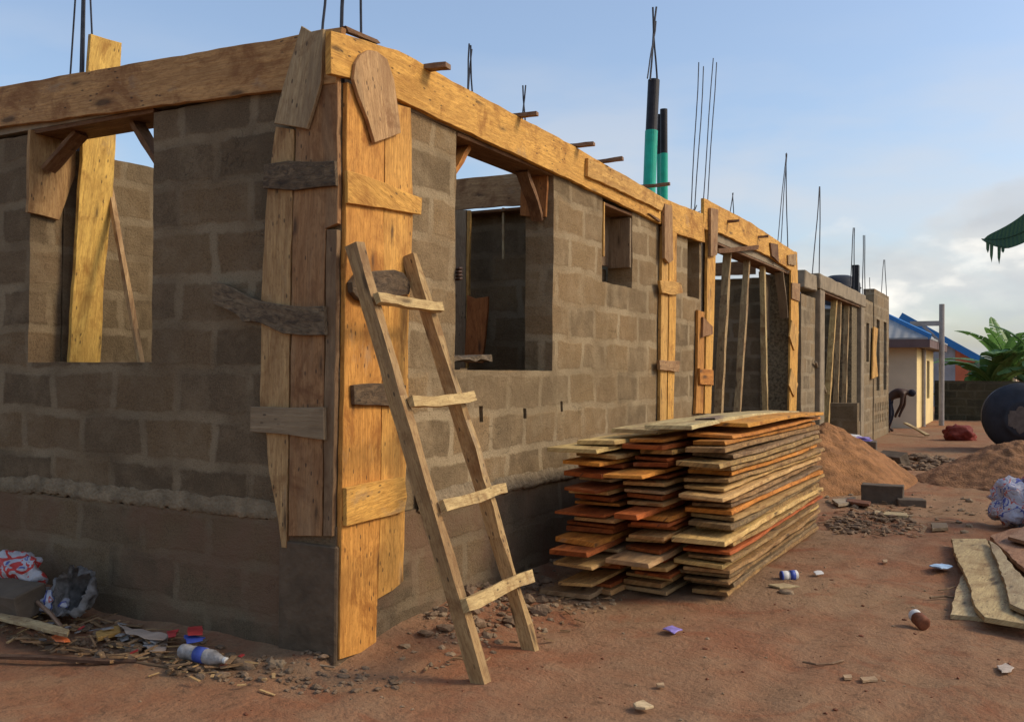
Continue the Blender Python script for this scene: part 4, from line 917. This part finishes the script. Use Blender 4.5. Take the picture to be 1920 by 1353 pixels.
def bits(name, n, cx, cy, rx, ry, mat, lab, seed, lmin, lmax, wmin, wmax, color=None, zup=.01):
    bm = NB(); r = random.Random(seed)
    for i in range(n):
        a = r.uniform(0, 6.28); q_ = math.sqrt(r.random()); x = cx+rx*q_*math.cos(a); y = cy+ry*q_*math.sin(a); z = gz(x, y)+r.uniform(.0, zup)+.006
        rot = Matrix.Rotation(r.uniform(0, 3.14), 3, 'Z') @ Matrix.Rotation(r.uniform(-.35, .35), 3, 'Y'); L = r.uniform(lmin, lmax); W = r.uniform(wmin, wmax)
        add_box(bm, (x-L/2, y-W/2, z), (x+L/2, y+W/2, z+r.uniform(.002, .008)), rot)
    grain_uv(bm, (1, 0, 0)); tag(obj(name, bm, mat, None, color), lab, 'litter', kind='stuff')
bits('wood_splinters', 170, -1.7, -.40, 1.4, .26, WOOD, 'brown splinters and chips strewn in the rubbish by the end wall', 1, .03, .16, .006, .03, (.30, .19, .10, .4), .05)
bits('wood_splinters', 60, -1.2, -.45, 1.3, .22, WOOD, 'pale splinters in the rubbish by the end wall', 2, .02, .10, .005, .02, (.55, .38, .18, .1), .04)
bits('wood_splinters', 70, 1.8, 6.6, .6, 1.3, WOOD, 'splinters and batten ends beyond the lumber stack', 3, .04, .22, .01, .04, (.34, .22, .12, .4), .03)
bits('wood_splinters', 60, .45, 1.3, .4, 1.2, WOOD, 'splinters along the foot of the yard wall', 4, .02, .09, .004, .015, (.35, .23, .12, .3), .02)
bits('plastic_scraps', 44, -1.9, -.32, 1.0, .20, PLASTIC, 'small grey plastic scraps in the rubbish by the end wall', 5, .02, .09, .02, .06, None, .06)
bits('red_scraps', 9, -1.2, -.34, 1.1, .14, PRED, 'small red wrapper scraps in the rubbish by the end wall', 6, .02, .05, .01, .03, None, .04)
# plastic bottle
def lathe(p0, axis, prof, seg=18):
    bm = NB(); ax = Vector(axis).normalized(); a = ax.orthogonal().normalized(); b_ = ax.cross(a); rows = []
    for h, r in prof: rows.append([bm.verts.new(Vector(p0)+ax*h+(a*math.cos(2*math.pi*k/seg)+b_*math.sin(2*math.pi*k/seg))*r) for k in range(seg)])
    for q, s_ in zip(rows, rows[1:]):
        for k in range(seg): bm.faces.new((q[k], q[(k+1) % seg], s_[(k+1) % seg], s_[k]))
    bm.faces.new(rows[0][::-1]); bm.faces.new(rows[-1]); return bm
p0 = onZ(340, 1219, .075); BT = empty('plastic_bottle', p0, 'clear plastic bottle with a blue label lying by the end wall', 'bottle')
obj('bottle_body', lathe(p0, (1, .05, -.03), [(0, .03), (.01, .037), (.05, .038), (.055, .035), (.09, .038), (.21, .038), (.26, .02), (.28, .014)]), PLASTIC, BT, smooth=True)
obj('bottle_label', lathe(p0+Vector((.105, .005, -.003)), (1, .05, -.03), [(0, .0395), (.06, .0395)]), PBLUE, BT, smooth=True)
obj('bottle_cap', lathe(p0+Vector((.28, .014, -.0084)), (1, .05, -.03), [(0, .016), (.016, .016)]), WHITE, BT)
# blue and white can
p0 = onZ(1464, 1079, .045); CN = empty('drink_can', p0, 'blue and white drink can lying beside the far side of the lumber stack', 'can'); ax = Vector((.8, .55, .05)).normalized()
obj('can_body', lathe(p0, ax, [(0, .026), (.006, .034), (.05, .034), (.051, .031), (.06, .031), (.061, .034), (.118, .034), (.124, .026)]), WHITE, CN, smooth=True)
obj('can_band', lathe(p0+ax*.062, ax, [(0, .0352), (.040, .0352)]), PBLUE, CN, smooth=True)
obj('can_end', lathe(p0-ax*.002, ax, [(0, .027), (.004, .0352), (.014, .0352)]), PBLUE, CN, smooth=True)
# crushed white-capped jar
p0 = onZ(1733, 1172, .03)+Vector((0, 0, .005)); JR = empty('crushed_tin', p0, 'crushed rusty tin with a white top lying on the soil at the lower right', 'tin'); ax = Vector((-.55, .80, .25)).normalized()
bm = lathe(p0, ax, [(0, .028), (.004, .040), (.04, .039), (.08, .040), (.085, .036)])
for v in bm.verts: v.co += Vector((1, 1, 1))*.006*noise.noise(v.co*40)
obj('tin_body', bm, RUSTM, JR, smooth=True)
obj('tin_top', lathe(p0+ax*.085, ax, [(0, .037), (.03, .038), (.042, .030)]), WHITE, JR, smooth=True)
# purple and white wrappers on the block
for i, (dx, dy, c_, l_) in enumerate(((0, 0, PPURP, 'purple wrapper on the dark block by the rear building'), (-.15, .08, WHITE, 'white wrapper beside the purple one on the dark block'))):
    bm = NB(); g = lump(bm, (.72+dx, 12.1+dy, .455+.02*i), (.19, .12, .04), 4+i, 3, .6); tag(obj('plastic_wrapper', bm, c_, None), l_, 'wrapper')
# slabs and boards lying beyond the stack
for i, (px, z, c_, l_) in enumerate(((((1560, 940), (1600, 936), (1612, 943), (1572, 950)), .03, (.42, .36, .27, .5), 'pale grey scrap board behind the right corner of the stack'),
                                      (((1640, 962), (1700, 966), (1702, 972), (1640, 968)), .02, PALE, 'thin pale batten on the ground right of the stack'),
                                      (((1588, 938), (1632, 944), (1630, 950), (1588, 944)), .04, (.20, .09, .05, .1), 'dark red-brown stick left of the lone block'),
                                      (((1745, 985), (1775, 985), (1778, 994), (1748, 996)), .02, DGR, 'dark clod-like scrap in the middle of the yard'),
                                      (((1735, 857), (1772, 859), (1770, 864), (1735, 862)), .03, PALE, 'pale slat in front of the rubble heap'))):
    piece('scrap_board', px, z, .03, WOOD, l_, 'board', 40+i, c_)

# ------------------------------------------------------------------ background
# black tank lying on its side
tc_ = Vector((3.02, 16.6, .66)); TN = empty('fallen_water_tank', (tc_.x, tc_.y, 0), 'large black water tank lying on its side with a dried mud patch on its end', 'water tank'); ax = Vector((-.12, 1, 0)).normalized()
obj('tank_body', lathe(tc_, ax, [(0, .30), (0, .36), (.03, .37), (.03, .45), (.05, .47), (.05, .54), (.09, .57), (.12, .63), (.2, .655), (.22, .68), (.26, .68), (.28, .655), (.5, .655), (.52, .68), (.56, .68), (.58, .655), (.9, .655), (1.3, .64), (1.4, .4)], 40), TANK, TN, smooth=True)
bm = NB(); g = bmesh.ops.create_circle(bm, cap_ends=True, segments=90, radius=.29)['verts']
for i, v in enumerate(g): k = 1+.35*fbm(v.co*7, 4); v.co = tc_+Vector((v.co.x*k, -.012, v.co.y*k*.8-.0))
ex = bmesh.ops.extrude_face_region(bm, geom=bm.faces[:])['geom']
for v in ex:
    if isinstance(v, bmesh.types.BMVert): v.co += Vector((0, -.02, 0))
bmesh.ops.recalc_face_normals(bm, faces=bm.faces); obj('mud_patch', bm, MUD, TN)
sack('red_tarpaulin_bundle', (1.72, 19.9, .12), (.34, .3, .24), REDT, 'dark red covered bundle left of the fallen black tank', 12, 'bundle', .25)
# boundary wall
wall('boundary_wall', 'Y', 30.5, .35, 22, -.1, 1.28, mat=BOUND, seed=41, step=.5, amp=.01, th=.25)
tag(bpy.data.objects['boundary_wall'], 'dark mossy block boundary wall at the back of the yard', 'wall')
wall('boundary_wall', 'X', 9.0, 2, 30.4, -.1, 1.28, mat=BOUND, seed=42, step=1, amp=.01, th=.25)
tag(bpy.data.objects['boundary_wall.001'], 'side boundary wall along the right of the yard', 'wall')
# T-shaped concrete post
TP = empty('goalpost_post', (.98, 26.4, 0), 'tall grey concrete post with a braced side arm in front of the blue roofed houses', 'post')
hp = onY(1766, 570, 26.4); bx = hp.x
bm = NB(); add_tube(bm, [(bx, 26.4, -.1), (bx, 26.4, hp.z)], .075, 12); obj('post', bm, PGREY, TP)
az = onY(1740, 607, 26.4).z; bm = NB(); add_box(bm, (bx-.85, 26.33, az-.06), (bx-.05, 26.47, az+.08)); obj('arm', bm, PGREY, TP)
bm = NB(); add_bar(bm, (bx-.5, 26.4, az-.06), (bx-.03, 26.4, az-.55), .10, .08, (0, 1, 0), 2, 0); obj('brace', bm, PGREY, TP)
# cream house
CH = empty('cream_house', (-1.5, 26, 0), 'small cream rendered house with grey corrugated roof and blue ridge trim', 'house')
cx, cy = .40, 24.3; wh = 2.25
bm = NB(); add_box(bm, (-5, cy, -.1), (cx, cy+.2, wh)); obj('wall', bm, CREAM, CH)
hx = cx+.002
def side_wall():
    bm = NB(); 
    for y0, y1, z0, z1 in ((cy+.001, 25.7, -.1, wh), (25.7, 26.5, 2.05, wh), (26.5, 27.2, -.1, wh), (27.2, 28.1, -.1, .75), (27.2, 28.1, 1.9, wh), (28.1, 29.4, -.1, wh)): add_box(bm, (cx-.2, y0, z0), (hx, y1, z1))
    return bm
obj('wall', side_wall(), CREAMY, CH)
bm = NB(); add_box(bm, (cx-.12, 25.7, -.05), (cx-.08, 26.5, 2.05)); obj('door', bm, simple('pale_blue_door', (.42, .48, .50), .6, .15, 3, .1), CH)
bm = NB(); add_box(bm, (cx-.12, 27.2, .75), (cx-.08, 28.1, 1.9)); obj('window', bm, simple('dark_window_glass', (.05, .06, .06), .2, .2, 3, 0), CH)
bm = NB(); add_tube(bm, [(cx+.07, 25.5, 0), (cx+.07, 25.5, wh)], .055, 14); obj('porch_column', bm, PGREY, CH)
# hip roof
ez = wh+.18; e0 = Vector((cx+.38, cy-.5, ez)); e1 = Vector((cx+.38, 30, ez)); e2 = Vector((-6, cy-.5, ez)); r0_ = Vector((-2.6, 27.2, ez+1.75)); r1_ = Vector((-6, 27.2, ez+1.75)); r2_ = Vector((-2.6, 30, ez+1.75))
def slab(pts, th, mat, name, par, up=(0, 0, 1)):
    bm = NB(); lo = [bm.verts.new(p) for p in pts]; hi = [bm.verts.new(Vector(p)+Vector(up)*th) for p in pts]; n = len(pts)
    bm.faces.new(lo[::-1]); bm.faces.new(hi)
    for i in range(n): bm.faces.new((lo[i], lo[(i+1) % n], hi[(i+1) % n], hi[i]))
    bmesh.ops.recalc_face_normals(bm, faces=bm.faces); return obj(name, bm, mat, par)
slab([e2, e0, r0_, r1_], .04, ROOFG, 'roof', CH); slab([e0+Vector((.003, 0, 0)), e1, r2_, r0_+Vector((.003, 0, 0))], .04, ROOFG, 'roof', CH)
bm = NB(); add_bar(bm, e0+Vector((0, 0, .06)), r0_+Vector((0, 0, .06)), .16, .07, (1, -1, 0), 3, 0); obj('ridge_cap', bm, BLUE, CH)
bm = NB(); add_bar(bm, r0_+Vector((0, 0, .06)), r2_+Vector((0, 0, .06)), .2, .07, (1, 0, 0), 3, 0); obj('ridge_cap', bm, BLUE, CH)
bm = NB(); add_box(bm, (-6, cy-.49, ez-.22), (cx+.37, cy-.45, ez-.003)); add_box(bm, (cx+.33, cy-.45, ez-.22), (cx+.37, 29.9, ez-.003)); obj('fascia', bm, FASC, CH)
bm = NB(); add_box(bm, (-6, cy-.45, ez-.215), (cx+.33, 29.9, ez-.19)); obj('soffit', bm, FASC, CH)
# gabled building far behind
GB = empty('gabled_shed', (3, 44, 0), 'far shed with blue roof edge and grey and orange corrugated cladding', 'building')
gy = 44.0; ga = onY(1690, 592, gy); gb_ = onY(1832, 672, gy)
zl = onY(1790, 716, gy).z; xo = onY(1791, 700, gy).x
bm = NB(); pts = [(ga.x-4, zl-1.5), (xo, zl-1.5), (xo, ga.z+(gb_.z-ga.z)*(xo-ga.x)/(gb_.x-ga.x)-.05), (ga.x, ga.z-.05), (ga.x-4, ga.z-2)]
slab([Vector((x, gy, z)) for x, z in pts], 6, ROOFG2, 'cladding', GB, (0, 1, 0))
slab([Vector((x, gy+.01, z)) for x, z in ((xo+.002, zl-1.5), (gb_.x, zl-1.5), (gb_.x, gb_.z-.05), (xo+.002, pts[2][1]))], 6, ROOFO, 'cladding', GB, (0, 1, 0))
bm = NB(); add_bar(bm, ga+Vector((0, -.2, 0)), gb_+Vector((.3, -.2, -.15)), .3, .3, (0, 1, 0), 3, 0); obj('roof_edge', bm, BLUE, GB)
slab([ga+Vector((0, -.05, .02)), gb_+Vector((.3, -.05, -.13)), gb_+Vector((.3, 6.2, -.13)), ga+Vector((0, 6.2, .02))], .06, BLUE, 'roof', GB)
bm = NB(); add_box(bm, (ga.x-4, gy-.02, 0), (gb_.x, gy+5.9, zl-1.5)); obj('wall', bm, MUD, GB)
# distant low roof between banana plants
LR = empty('distant_low_house', (11, 60, 0), 'distant low house with a pale blue roof seen between the banana plants', 'house')
q0 = onY(1835, 690, 60); q1 = onY(1905, 706, 60)
bm = NB(); add_box(bm, (q0.x, 60, -.1), (q1.x, 64, 1.45)); obj('wall', bm, CREAM, LR)
slab([Vector((q0.x-.5, 59.5, 1.46)), Vector((q1.x+.5, 59.5, 1.46)), Vector((q1.x-.5, 62, 2.3)), Vector((q0.x+.5, 62, 2.3))], .08, simple('pale_blue_roof', (.25, .42, .55), .5, .1, 2, 0), 'roof', LR)

# ------------------------------------------------------------------ banana plants
def leaf_bm(base, dirv, L, W, droop, seed, tear=.25, roll=0.0, n=26):
    """one banana leaf: arched midrib with two torn half blades"""
    r = random.Random(seed); bm = NB(); uvl = bm.loops.layers.uv.verify(); d = Vector(dirv).normalized(); side = d.cross(Vector((0, 0, 1))); side = side.normalized() if side.length > .05 else Vector((1, 0, 0))
    pts = []; p = Vector(base); v = d.copy()
    for i in range(n+1):
        pts.append(p.copy()); p = p+v*(L/n); v = (v+Vector((0, 0, -1))*droop/n).normalized()
    def width(f): return W*(math.sin(math.pi*min(1, max(0.02, f))**.75))**.6*(1 if f < .97 else .5)
    for sgn in (-1, 1):
        i = 0
        while i < n:
            k = 1 if r.random() < tear else r.choice((2, 3, 4)); j = min(n, i+k)
            dz = r.uniform(.1, .5)+roll*sgn; gap = .012 if r.random() < tear*2 else 0
            a = [[], [], []]
            for m_ in range(i, j+1):
                f = m_/n; w_ = width(f); t_ = (pts[min(n, m_+1)]-pts[max(0, m_-1)]).normalized(); s_ = side*sgn
                q = pts[m_] + (t_*gap if m_ == i else -t_*gap if m_ == j else Vector())
                for c_, (aa, b2) in enumerate(((0, 0), (.5, .12), (1.0, .42))):
                    a[c_].append(bm.verts.new(q+(s_*w_*aa*(1-.25*abs(dz)*aa)+t_*w_*.28*aa)+Vector((0, 0, w_*(.16*math.sin(aa*2.2)-dz*b2*1.3))) if aa else q))
            for c_ in range(2):
                for m_ in range(len(a[0])-1):
                    fc = bm.faces.new((a[c_][m_], a[c_][m_+1], a[c_+1][m_+1], a[c_+1][m_]))
                    for l, uu in zip(fc.loops, ((m_+i, c_), (m_+i+1, c_), (m_+i+1, c_+1), (m_+i, c_+1))): l[uvl].uv = (uu[0]/n*L, uu[1]*.5)
            i = j
    add_tube(bm, pts[:-1], [W*.06*(1-.8*i/n)+.004 for i in range(n)], 5)
    return bm
def banana(x, y, h, nleaf, lab, seed, L=2.2, W=.33, col=(.10, .20, .045)):
    BP = empty('banana_plant', (x, y, 0), lab, 'banana plant', 'banana plants beyond the boundary wall'); r = random.Random(seed)
    bm = NB(); add_tube(bm, [(x, y, -.05), (x+.05, y, h*.5), (x+.02, y, h)], [.16, .13, .07], 10); obj('trunk', bm, simple('banana_stem_%d' % seed, (.16, .17, .07), .8, .3, 5, .3), BP)
    for i in range(nleaf):
        a = 2*math.pi*i/nleaf+r.uniform(-.3, .3); el = r.uniform(.5, 1.35); d = Vector((math.cos(a)*math.cos(el), math.sin(a)*math.cos(el), math.sin(el)))
        k = r.uniform(.7, 1.3); bm = leaf_bm((x, y, h-.1), d, L*r.uniform(.8, 1.15), W*r.uniform(.8, 1.1), r.uniform(.7, 1.9), seed*31+i, .3, 0, 18)
        obj('leaf', bm, GLEAF, BP, (col[0]*k, col[1]*k, col[2]*k))
banana(1.95, 33.5, 1.25, 11, 'broad banana plant beyond the boundary wall, leftmost of the green clump', 1, 2.5, .40, (.15, .27, .07))
banana(2.5, 34.5, 1.5, 11, 'banana plant at the right edge with an upright bright leaf', 2, 2.5, .42, (.16, .30, .07))
banana(3.5, 33.0, 1.5, 10, 'banana plant half outside the right edge', 3, 2.4, .4, (.13, .24, .07))
banana(1.15, 34.5, .9, 7, 'low banana plant in front of the far orange cladding', 4, 1.4, .3, (.12, .24, .05))
banana(2.9, 37.5, 1.3, 9, 'banana plant farthest behind the clump', 5, 2.0, .35, (.06, .13, .04))
BPn = empty('banana_plant', (5.6, 7.2, 0), 'near banana plant whose torn drooping leaf enters at the top right', 'banana plant')
bm = NB(); add_tube(bm, [(5.6, 7.2, -.05), (5.6, 7.2, 1.4), (5.5, 7.1, 2.5)], [.15, .13, .08], 12); obj('trunk', bm, simple('near_banana_stem', (.16, .17, .07), .8, .3, 5, .3), BPn)
tipp = onY(1838, 444, 5.6)
st = onY(2150, 330, 6.6)
def near_leaf():
    bm = NB(); uvl = bm.loops.layers.uv.verify(); n = 40; r = random.Random(4)
    A = onY(2140, 400, 5.9); B = onY(1840, 448, 5.9); up = (A-B).length
    mid = [B+(A-B)*(i/n)+Vector((0, 0, .05*math.sin(math.pi*i/n*.9))) for i in range(n+1)]
    mid = [p+Vector((0, 0, -.05*math.sin(math.pi*min(1, i/14)))) for i, p in enumerate(mid)]
    dd = Vector((0, 0, -1))
    rows = []
    top = [p+Vector((.02, .10*min(1, .1+2*i/n), .22*min(1, i/14)**.7*min(1, (n-i+.3)/9)**.7)) for i, p in enumerate(mid)]
    for i in range(n):
        for q in range(1):
            f = bm.faces.new([bm.verts.new(p) for p in (mid[i], mid[i+1], top[i+1], top[i])])
            for l, u in zip(f.loops, ((i, 0), (i+1, 0), (i+1, 1), (i, 1))): l[uvl].uv = (u[0]/n*up, u[1]*.3)
    low_ = [p+Vector((.01, -.06, -.105*min(1, (i+.4)/7)**.6*min(1, (n-i+.3)/9)**.7)) for i, p in enumerate(mid)]
    for i in range(n):
        f = bm.faces.new([bm.verts.new(p) for p in (mid[i], low_[i], low_[i+1], mid[i+1])])
        for l, u in zip(f.loops, ((i, 0), (i, 1), (i+1, 1), (i+1, 0))): l[uvl].uv = (u[0]/n*up, u[1]*.3)
    for i, ln in ((1, .10), (2, .17), (4, .16), (5, .05)):
        a = low_[i]; b_ = low_[i+1]
        q_ = [a+Vector((0, 0, .02)), b_+Vector((0, 0, .02)), b_+Vector((-.005, -.01, -ln*.5)), a+Vector((.016, -.02, -ln)), a+Vector((.002, -.01, -ln*.6))]
        f = bm.faces.new([bm.verts.new(p) for p in q_])
        for l in f.loops: l[uvl].uv = (i/n*up+.01, .2)
    add_tube(bm, mid+[Vector((5.5, 7.1, 2.6))], [.004+.012*i/n for i in range(n+1)]+[.02], 6)
    return bm
obj('leaf', near_leaf(), GLEAF, BPn, (.035, .085, .05))
for i, a in enumerate((.2, .9, 1.5, 5.6)):
    obj('leaf', leaf_bm((5.55, 7.15, 2.5), (math.cos(a)*.5, math.sin(a)*.5, .8), 2.3, .32, 1.4, 70+i), GLEAF, BPn, (.06, .13, .05))
# low standpipe by the boundary wall
SP = empty('standpipe', (5.1, 27, 0), 'thin pipe with a white cap above the black tank', 'pipe'); s0 = onY(1882, 745, 27); bm = NB(); add_tube(bm, [(s0.x, 27, -.05), (s0.x, 27, s0.z+.1)], .03, 8); obj('pipe', bm, PGREY, SP)
bm = NB(); add_tube(bm, [(s0.x, 27, s0.z+.08), (s0.x, 27, s0.z+.22)], .08, 10); obj('cap', bm, WHITE, SP)

# ------------------------------------------------------------------ people
def skinned(name, verts, edges, mat, parent, lev=2):
    """verts: (co, radius)"""
    me = bpy.data.meshes.new(name); par = Vector(parent['wl'])
    me.from_pydata([tuple(Vector(v[0])-par) for v in verts], edges, [])
    o = bpy.data.objects.new(name, me); COL.objects.link(o); o.parent = parent; me.materials.append(mat)
    m_ = o.modifiers.new('skin', 'SKIN'); m_.use_smooth_shade = True
    for i, v in enumerate(verts):
        rr_ = v[1] if isinstance(v[1], (tuple, list)) else (v[1], v[1]); me.skin_vertices[0].data[i].radius = rr_; me.skin_vertices[0].data[i].use_root = (i == 0)
    s_ = o.modifiers.new('sub', 'SUBSURF'); s_.levels = lev; s_.render_levels = lev
    o['wl'] = list(par); return o
# worker bending down by the corner of the rear building
bx_, by_ = -.04, 21.95
PW = empty('person', (bx_, by_, 0), 'shirtless person in dark trousers bending over at the corner of the rear building', 'person')
def q(x, z, y=0): return (bx_+x, by_+y, z)
skinned('body', [(q(-.02, .90), .13), (q(.12, .97), .125), (q(.26, 1.02), .15), (q(.37, 1.03), .13), (q(.45, 1.03), .06), (q(.53, 1.01), .095), (q(.58, .97), .08),
                 (q(.36, .98, .17), .058), (q(.36, .72, .21), .043), (q(.26, .47, .16), .034), (q(.24, .39, .14), .03),
                 (q(.36, .98, -.17), .058), (q(.33, .72, -.21), .043), (q(.20, .47, -.16), .034), (q(.18, .39, -.14), .03),
                 (q(-.02, .80, .10), .095), (q(.07, .48, .13), .065), (q(-.01, .10, .14), .045), (q(.11, .04, .15), .04),
                 (q(-.02, .80, -.10), .095), (q(.05, .48, -.15), .065), (q(-.05, .10, -.16), .045), (q(.07, .04, -.17), .04)],
        [(0, 1), (1, 2), (2, 3), (3, 4), (4, 5), (5, 6), (3, 7), (7, 8), (8, 9), (9, 10), (3, 11), (11, 12), (12, 13), (13, 14), (0, 15), (15, 16), (16, 17), (17, 18), (0, 19), (19, 20), (20, 21), (21, 22)], SKIN, PW)
skinned('trousers', [(q(-.03, .94), .145), (q(-.03, .82, .10), .115), (q(.06, .48, .13), .085), (q(-.02, .16, .14), .065), (q(-.03, .82, -.10), .115), (q(.04, .48, -.15), .085), (q(-.06, .16, -.16), .065)],
        [(0, 1), (1, 2), (2, 3), (0, 4), (4, 5), (5, 6)], CLOTH, PW)
bm = NB(); lump(bm, q(.55, 1.015), (.10, .095, .09), 2, 3, .08); obj('hair', bm, CLOTH, PW, smooth=True)
bm = NB(); add_bar(bm, (.42, 21.4, .28), (1.0, 20.6, .05), .1, .04, (1, 1, 0), 3, .004); grain_uv(bm, (1, -1, 0)); tag(obj('worker_board', bm, WOOD, None, PALE), 'pale slanting board at the feet of the bending person', 'board')
# person behind the yard window pier, only the hand round the block edge shows
hx_, hy_, hz_ = -.225, 1.115, onX(853, 512, .02).z
PH = empty('person', (-.62, .75, .4), 'person hidden behind the window pier, only fingers showing', 'person')
def pq(x, y, z): return (x, y, z)
skinned('body', [(pq(-.66, .72, 1.38), .14), (pq(-.66, .72, 1.66), .15), (pq(-.66, .72, 1.84), .11), (pq(-.66, .72, 1.93), .06), (pq(-.65, .72, 2.05), (.085, .095)), (pq(-.64, .72, 2.16), (.075, .085)),
                 (pq(-.58, .90, 1.82), .055), (pq(-.52, 1.02, 1.74), .042), (pq(-.30, 1.19, 1.93), .033), (pq(-.10, 1.20, hz_-.03), .026), (pq(-.05, 1.185, hz_), .030),
                 (pq(-.72, .52, 1.82), .055), (pq(-.76, .46, 1.52), .042), (pq(-.62, .42, 1.28), .033), (pq(-.58, .42, 1.20), .03),
                 (pq(-.62, .82, 1.26), .10), (pq(-.60, .84, .86), .07), (pq(-.64, .84, .48), .05), (pq(-.52, .84, .43), .04),
                 (pq(-.70, .62, 1.26), .10), (pq(-.68, .60, .86), .07), (pq(-.70, .60, .48), .05), (pq(-.58, .60, .43), .04)],
        [(0, 1), (1, 2), (2, 3), (3, 4), (4, 5), (2, 6), (6, 7), (7, 8), (8, 9), (9, 10), (2, 11), (11, 12), (12, 13), (13, 14), (0, 15), (15, 16), (16, 17), (17, 18), (0, 19), (19, 20), (20, 21), (21, 22)], SKIN, PH)
for i in range(4):
    z = hz_+.034-i*.021; L = (.9, 1.0, .95, .8)[i]
    skinned('finger', [(pq(-.04, 1.180, z), .010), (pq(.012, 1.168, z+.003), .0100), (pq(.030, 1.168-.034*L, z+.001), .0095), (pq(.024, 1.168-.062*L, z-.003), .0085)], [(0, 1), (1, 2), (2, 3)], SKIN, PH)
skinned('shirt', [(pq(-.66, .72, 1.36), .155), (pq(-.66, .72, 1.66), .165), (pq(-.66, .72, 1.84), .125)], [(0, 1), (1, 2)], CLOTH, PH)
skinned('trousers', [(pq(-.66, .72, 1.36), .15), (pq(-.62, .82, 1.22), .115), (pq(-.60, .84, .86), .085), (pq(-.64, .84, .52), .065), (pq(-.70, .62, 1.22), .115), (pq(-.68, .60, .86), .085), (pq(-.70, .60, .52), .065)],
        [(0, 1), (1, 2), (2, 3), (0, 4), (4, 5), (5, 6)], PBLUE, PH)
for o in bpy.data.objects:
    if 'wl' in o.keys(): del o['wl']
